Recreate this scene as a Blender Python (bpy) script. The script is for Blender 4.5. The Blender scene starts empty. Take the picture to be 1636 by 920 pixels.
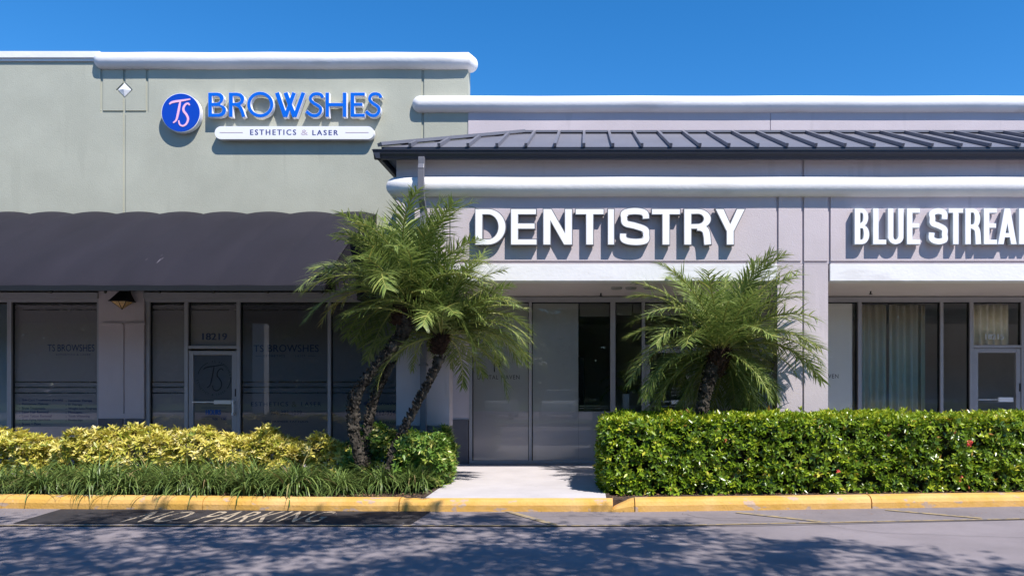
import bpy, math, random
import numpy as np
from mathutils import Vector, Matrix
from mathutils.geometry import delaunay_2d_cdt

# ------------------------------------------------------------------ camera, sky, sun, exposure
R = math.radians
sc = bpy.context.scene
COL = sc.collection
rng = np.random.default_rng(7)
random.seed(7)

F = 1200.0          # focal length in pixels of the 1636 px wide photograph
VX, VY = 935.0, 618.0
CZ = 1.57           # eye height over the asphalt

cd = bpy.data.cameras.new('camera')
cam = bpy.data.objects.new('camera', cd)
COL.objects.link(cam)
cam.location = (0, 0, CZ)
cam.rotation_euler = (R(90), 0, 0)
cd.sensor_fit = 'HORIZONTAL'
cd.sensor_width = 36
cd.lens = F / 1636 * 36
cd.shift_x = (818 - VX) / 1636
cd.shift_y = (VY - 460) / 1636
cd.clip_start = 0.05
cd.clip_end = 2000
sc.camera = cam

SUN = Vector((0.93, -1.0, 1.90)).normalized()     # towards the sun
w = bpy.data.worlds.new('World')
sc.world = w
w.use_nodes = True
nt = w.node_tree
bg = nt.nodes['Background']
sky = nt.nodes.new('ShaderNodeTexSky')
sky.sky_type = 'NISHITA'
sky.sun_disc = False
sky.sun_elevation = math.asin(SUN.z)
sky.sun_rotation = math.atan2(SUN.x, SUN.y)
sky.altitude = 1500
sky.air_density = 1.0
sky.dust_density = 0.0
sky.ozone_density = 4.0
hs = nt.nodes.new('ShaderNodeHueSaturation')
hs.inputs['Saturation'].default_value = 1.31
nt.links.new(sky.outputs[0], hs.inputs['Color'])
nt.links.new(hs.outputs[0], bg.inputs[0])
bg.inputs[1].default_value = 0.14

sd = bpy.data.lights.new('sun', 'SUN')
sd.energy = 4.75
sd.angle = R(0.53)
sd.color = (1.0, 0.95, 0.885)
sun = bpy.data.objects.new('sun', sd)
COL.objects.link(sun)
sun.rotation_euler = (-SUN).to_track_quat('-Z', 'Y').to_euler()
sun.location = (20, -20, 40)

sc.view_settings.view_transform = 'Standard'
sc.view_settings.look = 'None'
sc.view_settings.gamma = 1
sc.view_settings.exposure = 0.58
try:
    sc.cycles.max_bounces = 8
    sc.cycles.transparent_max_bounces = 16
    sc.cycles.use_denoising = True
    sc.cycles.caustics_reflective = False
    sc.cycles.caustics_refractive = False
except Exception:
    pass


# ------------------------------------------------------------------ helpers: points, materials, meshes
def PX(px, Y): return (px - VX) / F * Y
def PZ(py, Y): return CZ + (VY - py) / F * Y


def srgb(r, g, b):
    f = lambda c: ((c / 255 + .055) / 1.055) ** 2.4 if c > 10 else c / 255 / 12.92
    return (f(r), f(g), f(b))


def mat(name, col, rough=.7, spec=.3, var=0.0, vscale=1.5, bump=0.0, bscale=60, metal=0.0, col2=None, thr=None, stretch=None, spots=None):
    m = bpy.data.materials.new(name)
    m.use_nodes = True
    n, l = m.node_tree.nodes, m.node_tree.links
    p = n['Principled BSDF']
    p.inputs['Roughness'].default_value = rough
    p.inputs['Specular IOR Level'].default_value = spec
    p.inputs['Metallic'].default_value = metal
    p.inputs['Base Color'].default_value = (*col, 1)
    tc = n.new('ShaderNodeTexCoord')
    mp = n.new('ShaderNodeMapping')
    l.new(tc.outputs['Object'], mp.inputs[0])
    if stretch: mp.inputs['Scale'].default_value = stretch
    if var or col2:
        nz = n.new('ShaderNodeTexNoise')
        nz.inputs['Scale'].default_value = vscale
        nz.inputs['Detail'].default_value = 8
        nz.inputs['Roughness'].default_value = .62
        l.new(mp.outputs[0], nz.inputs[0])
        r = n.new('ShaderNodeValToRGB')
        a, b = (.35, .65) if thr is None else thr
        r.color_ramp.elements[0].position = a
        r.color_ramp.elements[1].position = b
        c1 = tuple(c * (1 - var) for c in col)
        c2 = col2 if col2 else tuple(min(1, c * (1 + var)) for c in col)
        r.color_ramp.elements[0].color = (*c1, 1)
        r.color_ramp.elements[1].color = (*c2, 1)
        l.new(nz.outputs[0], r.inputs[0])
        out = r.outputs[0]
        if spots:                                   # small marks: (scale, threshold, colour, stretch)
            s_, t_, c_, st_ = spots
            mp2 = n.new('ShaderNodeMapping')
            mp2.inputs['Scale'].default_value = st_
            l.new(tc.outputs['Object'], mp2.inputs[0])
            n2 = n.new('ShaderNodeTexNoise')
            n2.inputs['Scale'].default_value = s_
            n2.inputs['Detail'].default_value = 6
            l.new(mp2.outputs[0], n2.inputs[0])
            r2 = n.new('ShaderNodeValToRGB')
            r2.color_ramp.elements[0].position = t_
            r2.color_ramp.elements[1].position = t_ + .05
            l.new(n2.outputs[0], r2.inputs[0])
            mx = n.new('ShaderNodeMix')
            mx.data_type = 'RGBA'
            l.new(r2.outputs[0], mx.inputs[0])
            l.new(out, mx.inputs[6])
            mx.inputs[7].default_value = (*c_, 1)
            out = mx.outputs[2]
        l.new(out, p.inputs['Base Color'])
    if bump:
        nb = n.new('ShaderNodeTexNoise')
        nb.inputs['Scale'].default_value = bscale
        nb.inputs['Detail'].default_value = 5
        l.new(tc.outputs['Object'], nb.inputs[0])
        bp = n.new('ShaderNodeBump')
        bp.inputs['Strength'].default_value = bump
        bp.inputs['Distance'].default_value = .02
        l.new(nb.outputs[0], bp.inputs['Height'])
        l.new(bp.outputs[0], p.inputs['Normal'])
    return m


def leafmat(name, cols, rough=.4, spec=.4, trans=.25):
    m = bpy.data.materials.new(name)
    m.use_nodes = True
    n, l = m.node_tree.nodes, m.node_tree.links
    p = n['Principled BSDF']
    p.inputs['Roughness'].default_value = rough
    p.inputs['Specular IOR Level'].default_value = spec
    at = n.new('ShaderNodeAttribute')
    at.attribute_name = 'rnd'
    r = n.new('ShaderNodeValToRGB')
    els = r.color_ramp.elements
    while len(els) < len(cols): els.new(.5)
    for i, (pos, c) in enumerate(cols):
        els[i].position = pos
        els[i].color = (*c, 1)
    l.new(at.outputs['Fac'], r.inputs[0])
    l.new(r.outputs[0], p.inputs['Base Color'])
    tr = n.new('ShaderNodeBsdfTranslucent')
    l.new(r.outputs[0], tr.inputs[0])
    mx = n.new('ShaderNodeMixShader')
    mx.inputs[0].default_value = trans
    l.new(p.outputs[0], mx.inputs[1])
    l.new(tr.outputs[0], mx.inputs[2])
    l.new(mx.outputs[0], n['Material Output'].inputs[0])
    return m


def glassmat(name, tint=(.985, .99, .985), ior=1.5, rough=0.0):
    m = bpy.data.materials.new(name)
    m.use_nodes = True
    n, l = m.node_tree.nodes, m.node_tree.links
    n.remove(n['Principled BSDF'])
    t = n.new('ShaderNodeBsdfTransparent')
    t.inputs[0].default_value = (*tint, 1)
    g = n.new('ShaderNodeBsdfGlossy')
    g.inputs['Roughness'].default_value = rough
    fr = n.new('ShaderNodeFresnel')
    fr.inputs[0].default_value = ior
    mu = n.new('ShaderNodeMath')
    mu.operation = 'MULTIPLY'
    mu.inputs[1].default_value = 1.35
    mu.use_clamp = True
    l.new(fr.outputs[0], mu.inputs[0])
    mx = n.new('ShaderNodeMixShader')
    l.new(mu.outputs[0], mx.inputs[0])
    l.new(t.outputs[0], mx.inputs[1])
    l.new(g.outputs[0], mx.inputs[2])
    l.new(mx.outputs[0], n['Material Output'].inputs[0])
    return m


class MB:
    def __init__(s): s.v = []; s.f = []

    def add(s, vs, fs):
        o = len(s.v)
        s.v += [tuple(v) for v in vs]
        s.f += [tuple(i + o for i in f) for f in fs]
        return s

    def box(s, x0, x1, y0, y1, z0, z1):
        return s.add([(x0, y0, z0), (x1, y0, z0), (x1, y1, z0), (x0, y1, z0), (x0, y0, z1), (x1, y0, z1), (x1, y1, z1), (x0, y1, z1)],
                     [(0, 3, 2, 1), (4, 5, 6, 7), (0, 1, 5, 4), (1, 2, 6, 5), (2, 3, 7, 6), (3, 0, 4, 7)])

    def bar(s, a, b, wd, ht, up=(0, 0, 1)):
        a, b = Vector(a), Vector(b)
        d = (b - a).normalized()
        u = Vector(up)
        sx = d.cross(u).normalized() * wd / 2
        uz = sx.cross(d).normalized() * ht
        vs = [a - sx, a + sx, a + sx + uz, a - sx + uz, b - sx, b + sx, b + sx + uz, b - sx + uz]
        return s.add(vs, [(0, 1, 2, 3), (7, 6, 5, 4), (0, 4, 5, 1), (1, 5, 6, 2), (2, 6, 7, 3), (3, 7, 4, 0)])

    def tube(s, pts, rad, n=10, cap=True, sq=1.0, frame=None):
        pts = [Vector(p) for p in pts]
        if not hasattr(rad, '__len__'): rad = [rad] * len(pts)
        base = len(s.v)
        up = Vector((0, 0, 1))
        prev = None
        for i, p in enumerate(pts):
            a = pts[max(i - 1, 0)]
            b = pts[min(i + 1, len(pts) - 1)]
            d = (b - a).normalized()
            if prev is None:
                ref = up if abs(d.z) < .9 else Vector((0, 1, 0))
                x = d.cross(ref).normalized()
            else:
                x = (prev - d * prev.dot(d)).normalized()
            prev = x
            y = d.cross(x)
            for k in range(n):
                t = 2 * math.pi * k / n
                s.v.append(tuple(p + (x * math.cos(t) + y * math.sin(t) * sq) * rad[i]))
        for i in range(len(pts) - 1):
            for k in range(n):
                a = base + i * n + k
                b = base + i * n + (k + 1) % n
                s.f.append((a, b, b + n, a + n))
        if cap:
            s.f.append(tuple(base + k for k in range(n))[::-1])
            s.f.append(tuple(base + (len(pts) - 1) * n + k for k in range(n)))
        return s

    def capsule(s, pts, r, n=18, steps=6, round0=True, round1=True):
        """tube with hemispherical ends along a polyline"""
        pts = [Vector(p) for p in pts]
        P, Q = [], []
        d0 = (pts[0] - pts[1]).normalized()
        d1 = (pts[-1] - pts[-2]).normalized()
        if round0:
            for i in range(steps, 0, -1):
                t = i / steps * math.pi / 2
                P.append(pts[0] + d0 * r * math.sin(t)); Q.append(max(r * math.cos(t), r * .02))
        P += pts; Q += [r] * len(pts)
        if round1:
            for i in range(1, steps + 1):
                t = i / steps * math.pi / 2
                P.append(pts[-1] + d1 * r * math.sin(t)); Q.append(max(r * math.cos(t), r * .02))
        return s.tube(P, Q, n)

    def prism_x(s, prof, x0, x1):
        """profile [(y,z)..] extruded along X"""
        n = len(prof)
        vs = [(x0, y, z) for y, z in prof] + [(x1, y, z) for y, z in prof]
        fs = [(i, i + n, (i + 1) % n + n, (i + 1) % n) for i in range(n)]
        fs += [tuple(range(n))[::-1], tuple(range(n, 2 * n))]
        return s.add(vs, fs)


def mesh_obj(name, v, f, m, parent=None, smooth=False, bevel=0, fix=True):
    me = bpy.data.meshes.new(name)
    me.from_pydata(v, [], f)
    if fix:
        import bmesh
        b = bmesh.new(); b.from_mesh(me)
        bmesh.ops.recalc_face_normals(b, faces=b.faces)
        b.to_mesh(me); b.free()
    if smooth:
        me.polygons.foreach_set('use_smooth', [True] * len(me.polygons))
    me.materials.append(m)
    o = bpy.data.objects.new(name, me)
    COL.objects.link(o)
    if parent is not None:
        o.parent = parent
        o.matrix_parent_inverse = Matrix.Translation(parent.location).inverted()
    if bevel:
        md = o.modifiers.new('b', 'BEVEL')
        md.width = bevel; md.segments = 2; md.limit_method = 'ANGLE'; md.angle_limit = R(40)
    return o


def obj(name, mb, m, parent=None, **k): return mesh_obj(name, mb.v, mb.f, m, parent, **k)


def tag(o, label, cat, group=None):
    o['label'] = label; o['category'] = cat
    if group: o['group'] = group
    return o


def thing(name, label, cat, loc=(0, 0, 0), group=None):
    o = bpy.data.objects.new(name, None)
    o.empty_display_size = .2
    COL.objects.link(o)
    o.location = loc
    return tag(o, label, cat, group)


def struct(name, mb, m, **k):
    o = obj(name, mb, m, **k)
    o['kind'] = 'structure'
    return o


def np_mesh(name, V, T, m, parent=None, rnd=None, smooth=False):
    """fast mesh from numpy: V (n,3), T (k,3|4)"""
    me = bpy.data.meshes.new(name)
    me.vertices.add(len(V))
    me.vertices.foreach_set('co', np.ascontiguousarray(V, dtype=np.float32).ravel())
    k = T.shape[1]
    me.loops.add(T.size)
    me.loops.foreach_set('vertex_index', np.ascontiguousarray(T, dtype=np.int32).ravel())
    me.polygons.add(len(T))
    me.polygons.foreach_set('loop_start', np.arange(len(T), dtype=np.int32) * k)
    if smooth: me.polygons.foreach_set('use_smooth', np.ones(len(T), dtype=bool))
    me.update(calc_edges=True)
    if rnd is not None:
        a = me.attributes.new('rnd', 'FLOAT', 'POINT')
        a.data.foreach_set('value', np.ascontiguousarray(rnd, dtype=np.float32))
    me.materials.append(m)
    o = bpy.data.objects.new(name, me)
    COL.objects.link(o)
    if parent is not None: o.parent = parent
    return o


LEAF_V = np.array([(0, 0, 0), (-.5, .42, .12), (.5, .42, .12), (0, .45, -.02), (0, 1, -.08)])
LEAF_T = np.array([(0, 3, 1), (0, 2, 3), (3, 4, 1), (3, 2, 4)])


def unit(a): return a / np.maximum(np.linalg.norm(a, axis=-1, keepdims=True), 1e-9)


def leaves(org, fwd, nor, length, width, rnd, tv=LEAF_V, tt=LEAF_T):
    """leaf templates placed at org pointing along fwd with normal nor"""
    y = unit(fwd)
    x = unit(np.cross(y, nor))
    z = np.cross(x, y)
    k = len(org)
    V = (org[:, None, :] + tv[None, :, 0, None] * x[:, None, :] * width[:, None, None]
         + tv[None, :, 1, None] * y[:, None, :] * length[:, None, None]
         + tv[None, :, 2, None] * z[:, None, :] * width[:, None, None])
    n = len(tv)
    T = tt[None] + (np.arange(k) * n)[:, None, None]
    return V.reshape(-1, 3), T.reshape(-1, tt.shape[1]), np.repeat(rnd, n)


# ------------------------------------------------------------------ 2D shapes, letters
def area(p): return .5 * sum(p[i][0] * p[(i + 1) % len(p)][1] - p[(i + 1) % len(p)][0] * p[i][1] for i in range(len(p)))


def ccw(p): return list(p) if area(p) > 0 else list(p)[::-1]


def offset_poly(p, d):
    p = ccw(p)
    n = len(p)
    out = []
    for i in range(n):
        a, b, c = p[i - 1], p[i], p[(i + 1) % n]
        e1 = (b[0] - a[0], b[1] - a[1]); e2 = (c[0] - b[0], c[1] - b[1])
        l1 = math.hypot(*e1) or 1e-9; l2 = math.hypot(*e2) or 1e-9
        n1 = (-e1[1] / l1, e1[0] / l1); n2 = (-e2[1] / l2, e2[0] / l2)
        mx, my = n1[0] + n2[0], n1[1] + n2[1]
        q = mx * mx + my * my
        k = 2 * d / q if q > .5 else d
        out.append((b[0] + mx * k, b[1] + my * k))
    return out


def buf(pts, w, closed=False, taper=None):
    n = len(pts)
    L, Rr = [], []
    for i in range(n):
        a = pts[i - 1] if (i > 0 or closed) else pts[i]
        b = pts[(i + 1) % n] if (i < n - 1 or closed) else pts[i]
        dx, dy = b[0] - a[0], b[1] - a[1]
        l = math.hypot(dx, dy) or 1e-9
        nx, ny = -dy / l, dx / l
        ww = w / 2
        if 0 < i < n - 1:
            e1 = (pts[i][0] - pts[i - 1][0], pts[i][1] - pts[i - 1][1]); l1 = math.hypot(*e1) or 1e-9
            c = (e1[0] * dx + e1[1] * dy) / (l1 * l)
            ww = ww / max(.5, c)
        if taper: ww *= taper[i]
        L.append((pts[i][0] + nx * ww, pts[i][1] + ny * ww))
        Rr.append((pts[i][0] - nx * ww, pts[i][1] - ny * ww))
    return L + Rr[::-1]


def catmull(p, k=6):
    out = []
    n = len(p)
    for i in range(n - 1):
        p0, p1, p2, p3 = p[max(i - 1, 0)], p[i], p[i + 1], p[min(i + 2, n - 1)]
        for j in range(k):
            t = j / k
            out.append(tuple(.5 * (2 * b + (c - a) * t + (2 * a - 5 * b + 4 * c - d) * t * t + (-a + 3 * b - 3 * c + d) * t ** 3)
                             for a, b, c, d in zip(p0, p1, p2, p3)))
    out.append(tuple(p[-1]))
    return out


def rect(x0, y0, x1, y1): return [(x0, y0), (x1, y0), (x1, y1), (x0, y1)]


def arc(cx, cy, rx, ry, a0, a1, n=14):
    return [(cx + rx * math.cos(R(a0 + (a1 - a0) * i / n)), cy + ry * math.sin(R(a0 + (a1 - a0) * i / n))) for i in range(n + 1)]


def inside(pt, poly):
    x, y = pt
    c = False
    j = len(poly) - 1
    for i in range(len(poly)):
        xi, yi = poly[i]; xj, yj = poly[j]
        if (yi > y) != (yj > y) and x < (xj - xi) * (y - yi) / (yj - yi) + xi: c = not c
        j = i
    return c


def tess(adds, subs=()):
    vs, es = [], []
    for p in list(adds) + list(subs):
        o = len(vs)
        vs += [Vector((a, b)) for a, b in p]
        es += [(o + i, o + (i + 1) % len(p)) for i in range(len(p))]
    rv, re, rf, *_ = delaunay_2d_cdt(vs, es, [], 0, 1e-6)
    keep = []
    for f in rf:
        cx = sum(rv[i].x for i in f) / len(f); cy = sum(rv[i].y for i in f) / len(f)
        if any(inside((cx, cy), p) for p in adds) and not any(inside((cx, cy), p) for p in subs):
            a = area([(rv[i].x, rv[i].y) for i in f])
            if abs(a) > 1e-10: keep.append(tuple(f) if a > 0 else tuple(f)[::-1])
    return [(p.x, p.y) for p in rv], keep


def slab(mb, adds, subs, yf, yb, back=True):
    """a 2D (x,z) shape as a solid facing -Y between yf (front) and yb"""
    v, t = tess(adds, subs)
    n = len(v)
    o = len(mb.v)
    mb.v += [(x, yf, z) for x, z in v] + [(x, yb, z) for x, z in v]
    edges = {}
    for f in t:
        mb.f.append(tuple(i + o for i in f))
        if back: mb.f.append(tuple(i + o + n for i in f)[::-1])
        for i in range(len(f)):
            edges[(f[i], f[(i + 1) % len(f)])] = 1
    for (a, b) in edges:
        if (b, a) not in edges:
            mb.f.append((a + o, a + n + o, b + n + o, b + o))
    return mb


def glyph(ch, W, w=.21, h=.17):
    A, S = [], []
    if ch == 'E':
        A = [rect(0, 0, w, 1), rect(0, 0, W, h), rect(0, 1 - h, W * .98, 1), rect(0, .52 - h / 2, W * .93, .52 + h / 2)]
    elif ch == 'L': A = [rect(0, 0, w, 1), rect(0, 0, W, h)]
    elif ch == 'I': A = [rect(0, 0, W, 1)]
    elif ch == 'T': A = [rect(0, 1 - h, W, 1), rect(W / 2 - w / 2, 0, W / 2 + w / 2, 1)]
    elif ch == 'N': A = [rect(0, 0, w, 1), rect(W - w, 0, W, 1), [(0, 1), (W - w * 1.08, 0), (W, 0), (w * 1.08, 1)]]
    elif ch == 'Y':
        A = [rect(W / 2 - w / 2, 0, W / 2 + w / 2, .42), [(0, 1), (W / 2 - w / 2, .37), (W / 2 + w / 2, .37), (w * 1.12, 1)],
             [(W, 1), (W - w * 1.12, 1), (W / 2 - w / 2, .37), (W / 2 + w / 2, .37)]]
    elif ch == 'D':
        b = W * .42
        A = [[(0, 0)] + arc(b, .5, W - b, .5, -90, 90, 20) + [(0, 1)]]
        S = [[(w, h)] + arc(b, .5, W - b - w, .5 - h, -90, 90, 20) + [(w, 1 - h)]]
    elif ch == 'U':
        r = min(W / 2, .32)
        A = [[(0, 1), (0, r)] + arc(W / 2, r, W / 2, r, 180, 360, 18) + [(W, r), (W, 1)]]
        S = [[(w, 1.1), (w, r)] + arc(W / 2, r, W / 2 - w, r - h, 180, 360, 18) + [(W - w, r), (W - w, 1.1)]]
    elif ch == 'R':
        b, cy, ry = W * .5, .715, .285
        A = [rect(0, 0, w, 1), [(0, cy - ry)] + arc(b, cy, W * .97 - b, ry, -90, 90) + [(0, 1)],
             buf(catmull([(W * .45, .49), (W * .62, .48), (W * .76, .40), (W * .81, .25), (W * .825, .12), (W * .84, 0)]), w)]
        S = [[(w, cy - ry + h * .9)] + arc(b, cy, W * .97 - b - w, ry - h * .93, -90, 90) + [(w, 1 - h * .95)]]
    elif ch == 'B':
        b = W * .5
        A = [[(0, .45)] + arc(b, .745, W * .93 - b, .255, -90, 90) + [(0, 1)], [(0, 0)] + arc(b, .275, W - b, .275, -90, 90) + [(0, .55)], rect(0, 0, w, 1)]
        S = [[(w, .58)] + arc(b, .745, max(W * .93 - b - w, .03), .255 - h, -90, 90) + [(w, 1 - h)],
             [(w, h)] + arc(b, .29, max(W - b - w, .03), .29 - h, -90, 90) + [(w, .44)]]
    elif ch == 'A':
        A = [[(0, 0), (w * 1.02, 0), (W / 2 + w * .5, 1), (W / 2 - w * .5, 1)], [(W - w * 1.02, 0), (W, 0), (W / 2 + w * .5, 1), (W / 2 - w * .5, 1)],
             rect(W * .2, .19, W * .8, .19 + h * .95)]
    elif ch == 'M':
        A = [rect(0, 0, w, 1), rect(W - w, 0, W, 1), [(0, 1), (W / 2 - w * .4, 0), (W / 2 + w * .4, 0), (w * 1.15, 1)],
             [(W, 1), (W - w * 1.15, 1), (W / 2 - w * .4, 0), (W / 2 + w * .4, 0)]]
    elif ch == 'S':
        k = w / 2 / W
        pts = [(1 - k * 1.0, .69), (.82, .86), (.5, 1 - h / 2), (.17, .86), (k * 1.1, .725), (.2, .585), (.5, .52), (.83, .42), (1 - k * .95, .28),
               (.84, .13), (.5, h / 2), (.15, .15), (k * .9, .33)]
        A = [buf([(x * W, y) for x, y in catmull(pts, 7)], (w + h) / 2)]
    return A, S


def text_mesh(body, spacing=1.0, cache={}):
    key = (body, spacing)
    if key not in cache:
        cu = bpy.data.curves.new('t', 'FONT')
        cu.body = body
        cu.space_character = spacing
        cu.resolution_u = 3
        o = bpy.data.objects.new('t', cu)
        COL.objects.link(o)
        dg = bpy.context.evaluated_depsgraph_get()
        me = bpy.data.meshes.new_from_object(o.evaluated_get(dg))
        v = [(p.co.x, p.co.y) for p in me.vertices]
        f = [tuple(p.vertices) for p in me.polygons]
        bpy.data.objects.remove(o)
        bpy.data.curves.remove(cu)
        bpy.data.meshes.remove(me)
        cache[key] = (v, f)
    return cache[key]


def put_text(mb, body, x0, x1, z0, z1, y, spacing=1.0, bold=0):
    """text fitted to the box x0..x1, z0..z1 on the plane y, facing -Y"""
    v, f = text_mesh(body, spacing)
    xs = [a for a, b in v]; ys = [b for a, b in v]
    sx = (x1 - x0) / (max(xs) - min(xs)); sz = (z1 - z0) / (max(ys) - min(ys))
    for k in range(1 + bold):
        mb.add([(x0 + (a - min(xs)) * sx + k * .004, y - k * .0004, z0 + (b - min(ys)) * sz) for a, b in v], f)
    return mb


def text_px(mb, body, xl, xr, yb, yt, Y, spacing=1.0, bold=0):
    return put_text(mb, body, PX(xl, Y), PX(xr, Y), PZ(yb, Y), PZ(yt, Y), Y, spacing, bold)


# ------------------------------------------------------------------ materials
M = {}
M['green'] = mat('sage_stucco', (.422, .425, .352), .88, .2, var=.07, vscale=.8, bump=.22, bscale=70, spots=(1.5, .60, (.405, .408, .338), (2.2, 1, .28)))
M['grey'] = mat('lavender_stucco', (.55, .485, .51), .88, .2, var=.05, vscale=.9, bump=.22, bscale=70, spots=(1.6, .60, (.52, .46, .483), (2.6, 1, .3)))
M['white'] = mat('white_stucco', (.79, .775, .785), .75, .3, var=.04, vscale=1.6, bump=.16, bscale=22, spots=(1.1, .60, (.70, .68, .68), (.5, 1, 3)))
M['base'] = mat('dark_base_paint', (.13, .125, .14), .75, .25, var=.08, vscale=2, bump=.2, bscale=80)
M['awning'] = mat('black_canvas', (.0175, .0155, .023), .8, .25, var=.14, vscale=1.1, bump=.12, bscale=240, stretch=(1, .4, .25),
                  spots=(2.1, .73, (.10, .09, .11), (6, 1.0, 1.0)))
M['slate'] = mat('slate_metal', (.155, .155, .185), .42, .5, var=.07, vscale=2)
M['slate_dark'] = mat('dark_slate_metal', (.035, .04, .06), .4, .5, var=.06, vscale=2)
M['alu'] = mat('aluminium', (.36, .355, .38), .42, .5, var=.04, vscale=5)
M['alu_dark'] = mat('dark_gasket', (.02, .02, .022), .6, .3)
M['soffit'] = mat('soffit_plaster', (.72, .64, .60), .85, .2, var=.04, vscale=1, bump=.15, bscale=80)
M['concrete'] = mat('walk_concrete', (.50, .465, .475), .9, .2, var=.07, vscale=1.6, bump=.25, bscale=120, spots=(9, .7, (.4, .38, .37), (1, 1, 1)))
M['yellow'] = mat('yellow_kerb_paint', (.62, .35, .075), .7, .25, var=.06, vscale=2.2, col2=(.71, .43, .17), thr=(.4, .72), bump=.35, bscale=35,
                  spots=(5.0, .61, (.46, .33, .24), (1, 1.4, 2)))
M['joint'] = mat('dark_joint', (.06, .05, .045), .95, .1)
M['soil'] = mat('mulch_soil', (.085, .06, .048), .95, .1, var=.4, vscale=18, bump=.9, bscale=50)
M['film_dark'] = mat('grey_window_film', (.25, .235, .25), .5, .35, var=.03, vscale=.6)
M['film_mid'] = mat('frosted_film', (.74, .73, .70), .5, .35, var=.03, vscale=.6)
M['film_low'] = mat('frosted_film_lower_lit', (.80, .74, .76), .55, .3)  # lower film lighter: ground bounce and reflection put into its colour
M['film_reflect'] = mat('pale_reflection_tint', (.42, .52, .55), .5, .4)  # bright reflection in the leftmost pane put into the colour
M['navy'] = mat('navy_vinyl', (.018, .035, .13), .5, .3)
M['blackv'] = mat('black_vinyl', (.02, .02, .025), .5, .3)
M['bluev'] = mat('blue_vinyl', (.02, .09, .32), .5, .3)
M['whitev'] = mat('white_vinyl', (.75, .75, .75), .5, .3)
M['gold'] = mat('tan_vinyl', (.16, .13, .11), .5, .3)
M['glass'] = glassmat('window_glass')
M['letter'] = mat('white_acrylic', (.93, .92, .94), .35, .5)
M['ret_grey'] = mat('letter_return', (.13, .13, .15), .5, .4)
M['ret_lite'] = mat('pale_letter_return', (.55, .58, .62), .5, .4)
M['sblue'] = mat('blue_acrylic', (.002, .13, .66), .3, .5)
M['dblue'] = mat('deep_blue_acrylic', (.004, .055, .45), .3, .5)
M['white_p'] = mat('white_paint', (.85, .84, .88), .4, .4)
M['pink'] = mat('pink_acrylic', (.90, .50, .66), .35, .4)
M['ink'] = mat('navy_ink', (.05, .06, .22), .5, .3)
M['faint'] = mat('faint_grey_line', (.55, .45, .50), .5, .3)
M['black'] = mat('black_metal', (.012, .012, .013), .5, .4)
M['amber'] = mat('amber_glass', (.62, .37, .12), .35, .5, var=.25, vscale=20)
M['room'] = mat('room_paint', (.60, .58, .55), .9, .2, var=.05)
M['room_floor'] = mat('room_floor', (.42, .38, .34), .6, .3)
M['curtain'] = mat('beige_curtain', (.90, .83, .66), .9, .1, var=.05, vscale=2)
M['shade'] = mat('roller_shade', (.33, .32, .31), .9, .1)
M['trunk'] = mat('palm_trunk', (.03, .024, .02), .95, .1, var=.5, vscale=9, bump=1, bscale=30, col2=(.105, .09, .075))
M['boot'] = mat('palm_boots', (.06, .036, .026), .95, .1, var=.5, vscale=14, bump=.8, bscale=40)
M['bark'] = mat('oak_bark', (.16, .13, .11), .95, .1, var=.3, vscale=6, bump=1, bscale=14)
M['frond'] = leafmat('frond', [(0, (.09, .145, .035)), (.5, (.22, .29, .07)), (.86, (.37, .42, .13)), (1, (.52, .42, .09))], .36, .55, .3)
M['rachis'] = mat('rachis', (.24, .30, .10), .5, .4)
M['hedge'] = leafmat('hedge_leaf', [(0, (.06, .12, .012)), (.45, (.16, .26, .016)), (.8, (.42, .50, .03)), (.95, (.56, .50, .06)), (1, (.35, .10, .04))], .27, .5, .25)
M['vari'] = leafmat('variegated_leaf', [(0, (.20, .26, .03)), (.35, (.50, .47, .07)), (.75, (.78, .66, .17)), (1, (.9, .80, .42))], .4, .45, .25)
M['green_leaf'] = leafmat('green_leaf', [(0, (.06, .14, .02)), (.6, (.16, .28, .045)), (.85, (.42, .46, .09)), (1, (.7, .66, .2))], .35, .5, .25)
M['grass'] = leafmat('liriope', [(0, (.07, .12, .03)), (.5, (.14, .205, .05)), (.9, (.25, .32, .09)), (1, (.34, .25, .12))], .4, .45, .2)
M['oak'] = leafmat('oak_leaf', [(0, (.05, .09, .02)), (1, (.10, .15, .03))], .5, .3, .2)
M['dry'] = leafmat('dry_leaf', [(0, (.12, .06, .03)), (1, (.34, .2, .12))], .8, .2, .1)
M['twig'] = mat('twig', (.10, .075, .055), .9, .1)
M['core'] = mat('hedge_dark_core', (.018, .022, .008), .95, .05, var=.4, vscale=20)  # near-black filler: shade deep between the leaves put into its colour
M['lawn'] = mat('lawn', (.06, .10, .03), .95, .1, var=.3, vscale=6, bump=.8, bscale=30)
M['black_patch'] = mat('black_road_paint', (.035, .032, .035), .85, .25, var=.3, vscale=3, bump=.3, bscale=200,
                       spots=(16, .66, (.17, .16, .17), (1, .6, 1)))
M['faded'] = mat('faded_marking_paint', (.42, .34, .25), .85, .2, var=.2, vscale=8, spots=(22, .55, (.10, .09, .09), (1, 1, 1)))
M['faded_y'] = mat('faded_yellow_line', (.34, .26, .15), .9, .2, var=.15, vscale=8, spots=(14, .53, (.18, .165, .17), (1, 1, 1)))


def asphalt(name, c, d):
    m = mat(name, c, .9, .25, var=.13, vscale=.9, bump=.6, bscale=260, spots=(170, .60, d, (1, 1, 1)))
    return m


M['road'] = asphalt('asphalt', (.27, .235, .25), (.40, .35, .37))
M['road2'] = asphalt('asphalt_edge', (.235, .205, .215), (.35, .31, .32))

# ------------------------------------------------------------------ ground, walks, kerbs
YB, YF, YW = 13.95, 11.85, 13.85     # storefront plane, arcade face, upper wall face


def sheet(x0, x1, y0, y1, z): return MB().add([(x0, y0, z), (x1, y0, z), (x1, y1, z), (x0, y1, z)], [(0, 1, 2, 3)])


struct('ground', sheet(-400, 400, -400, 600, -.012), M['road'])


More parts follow.
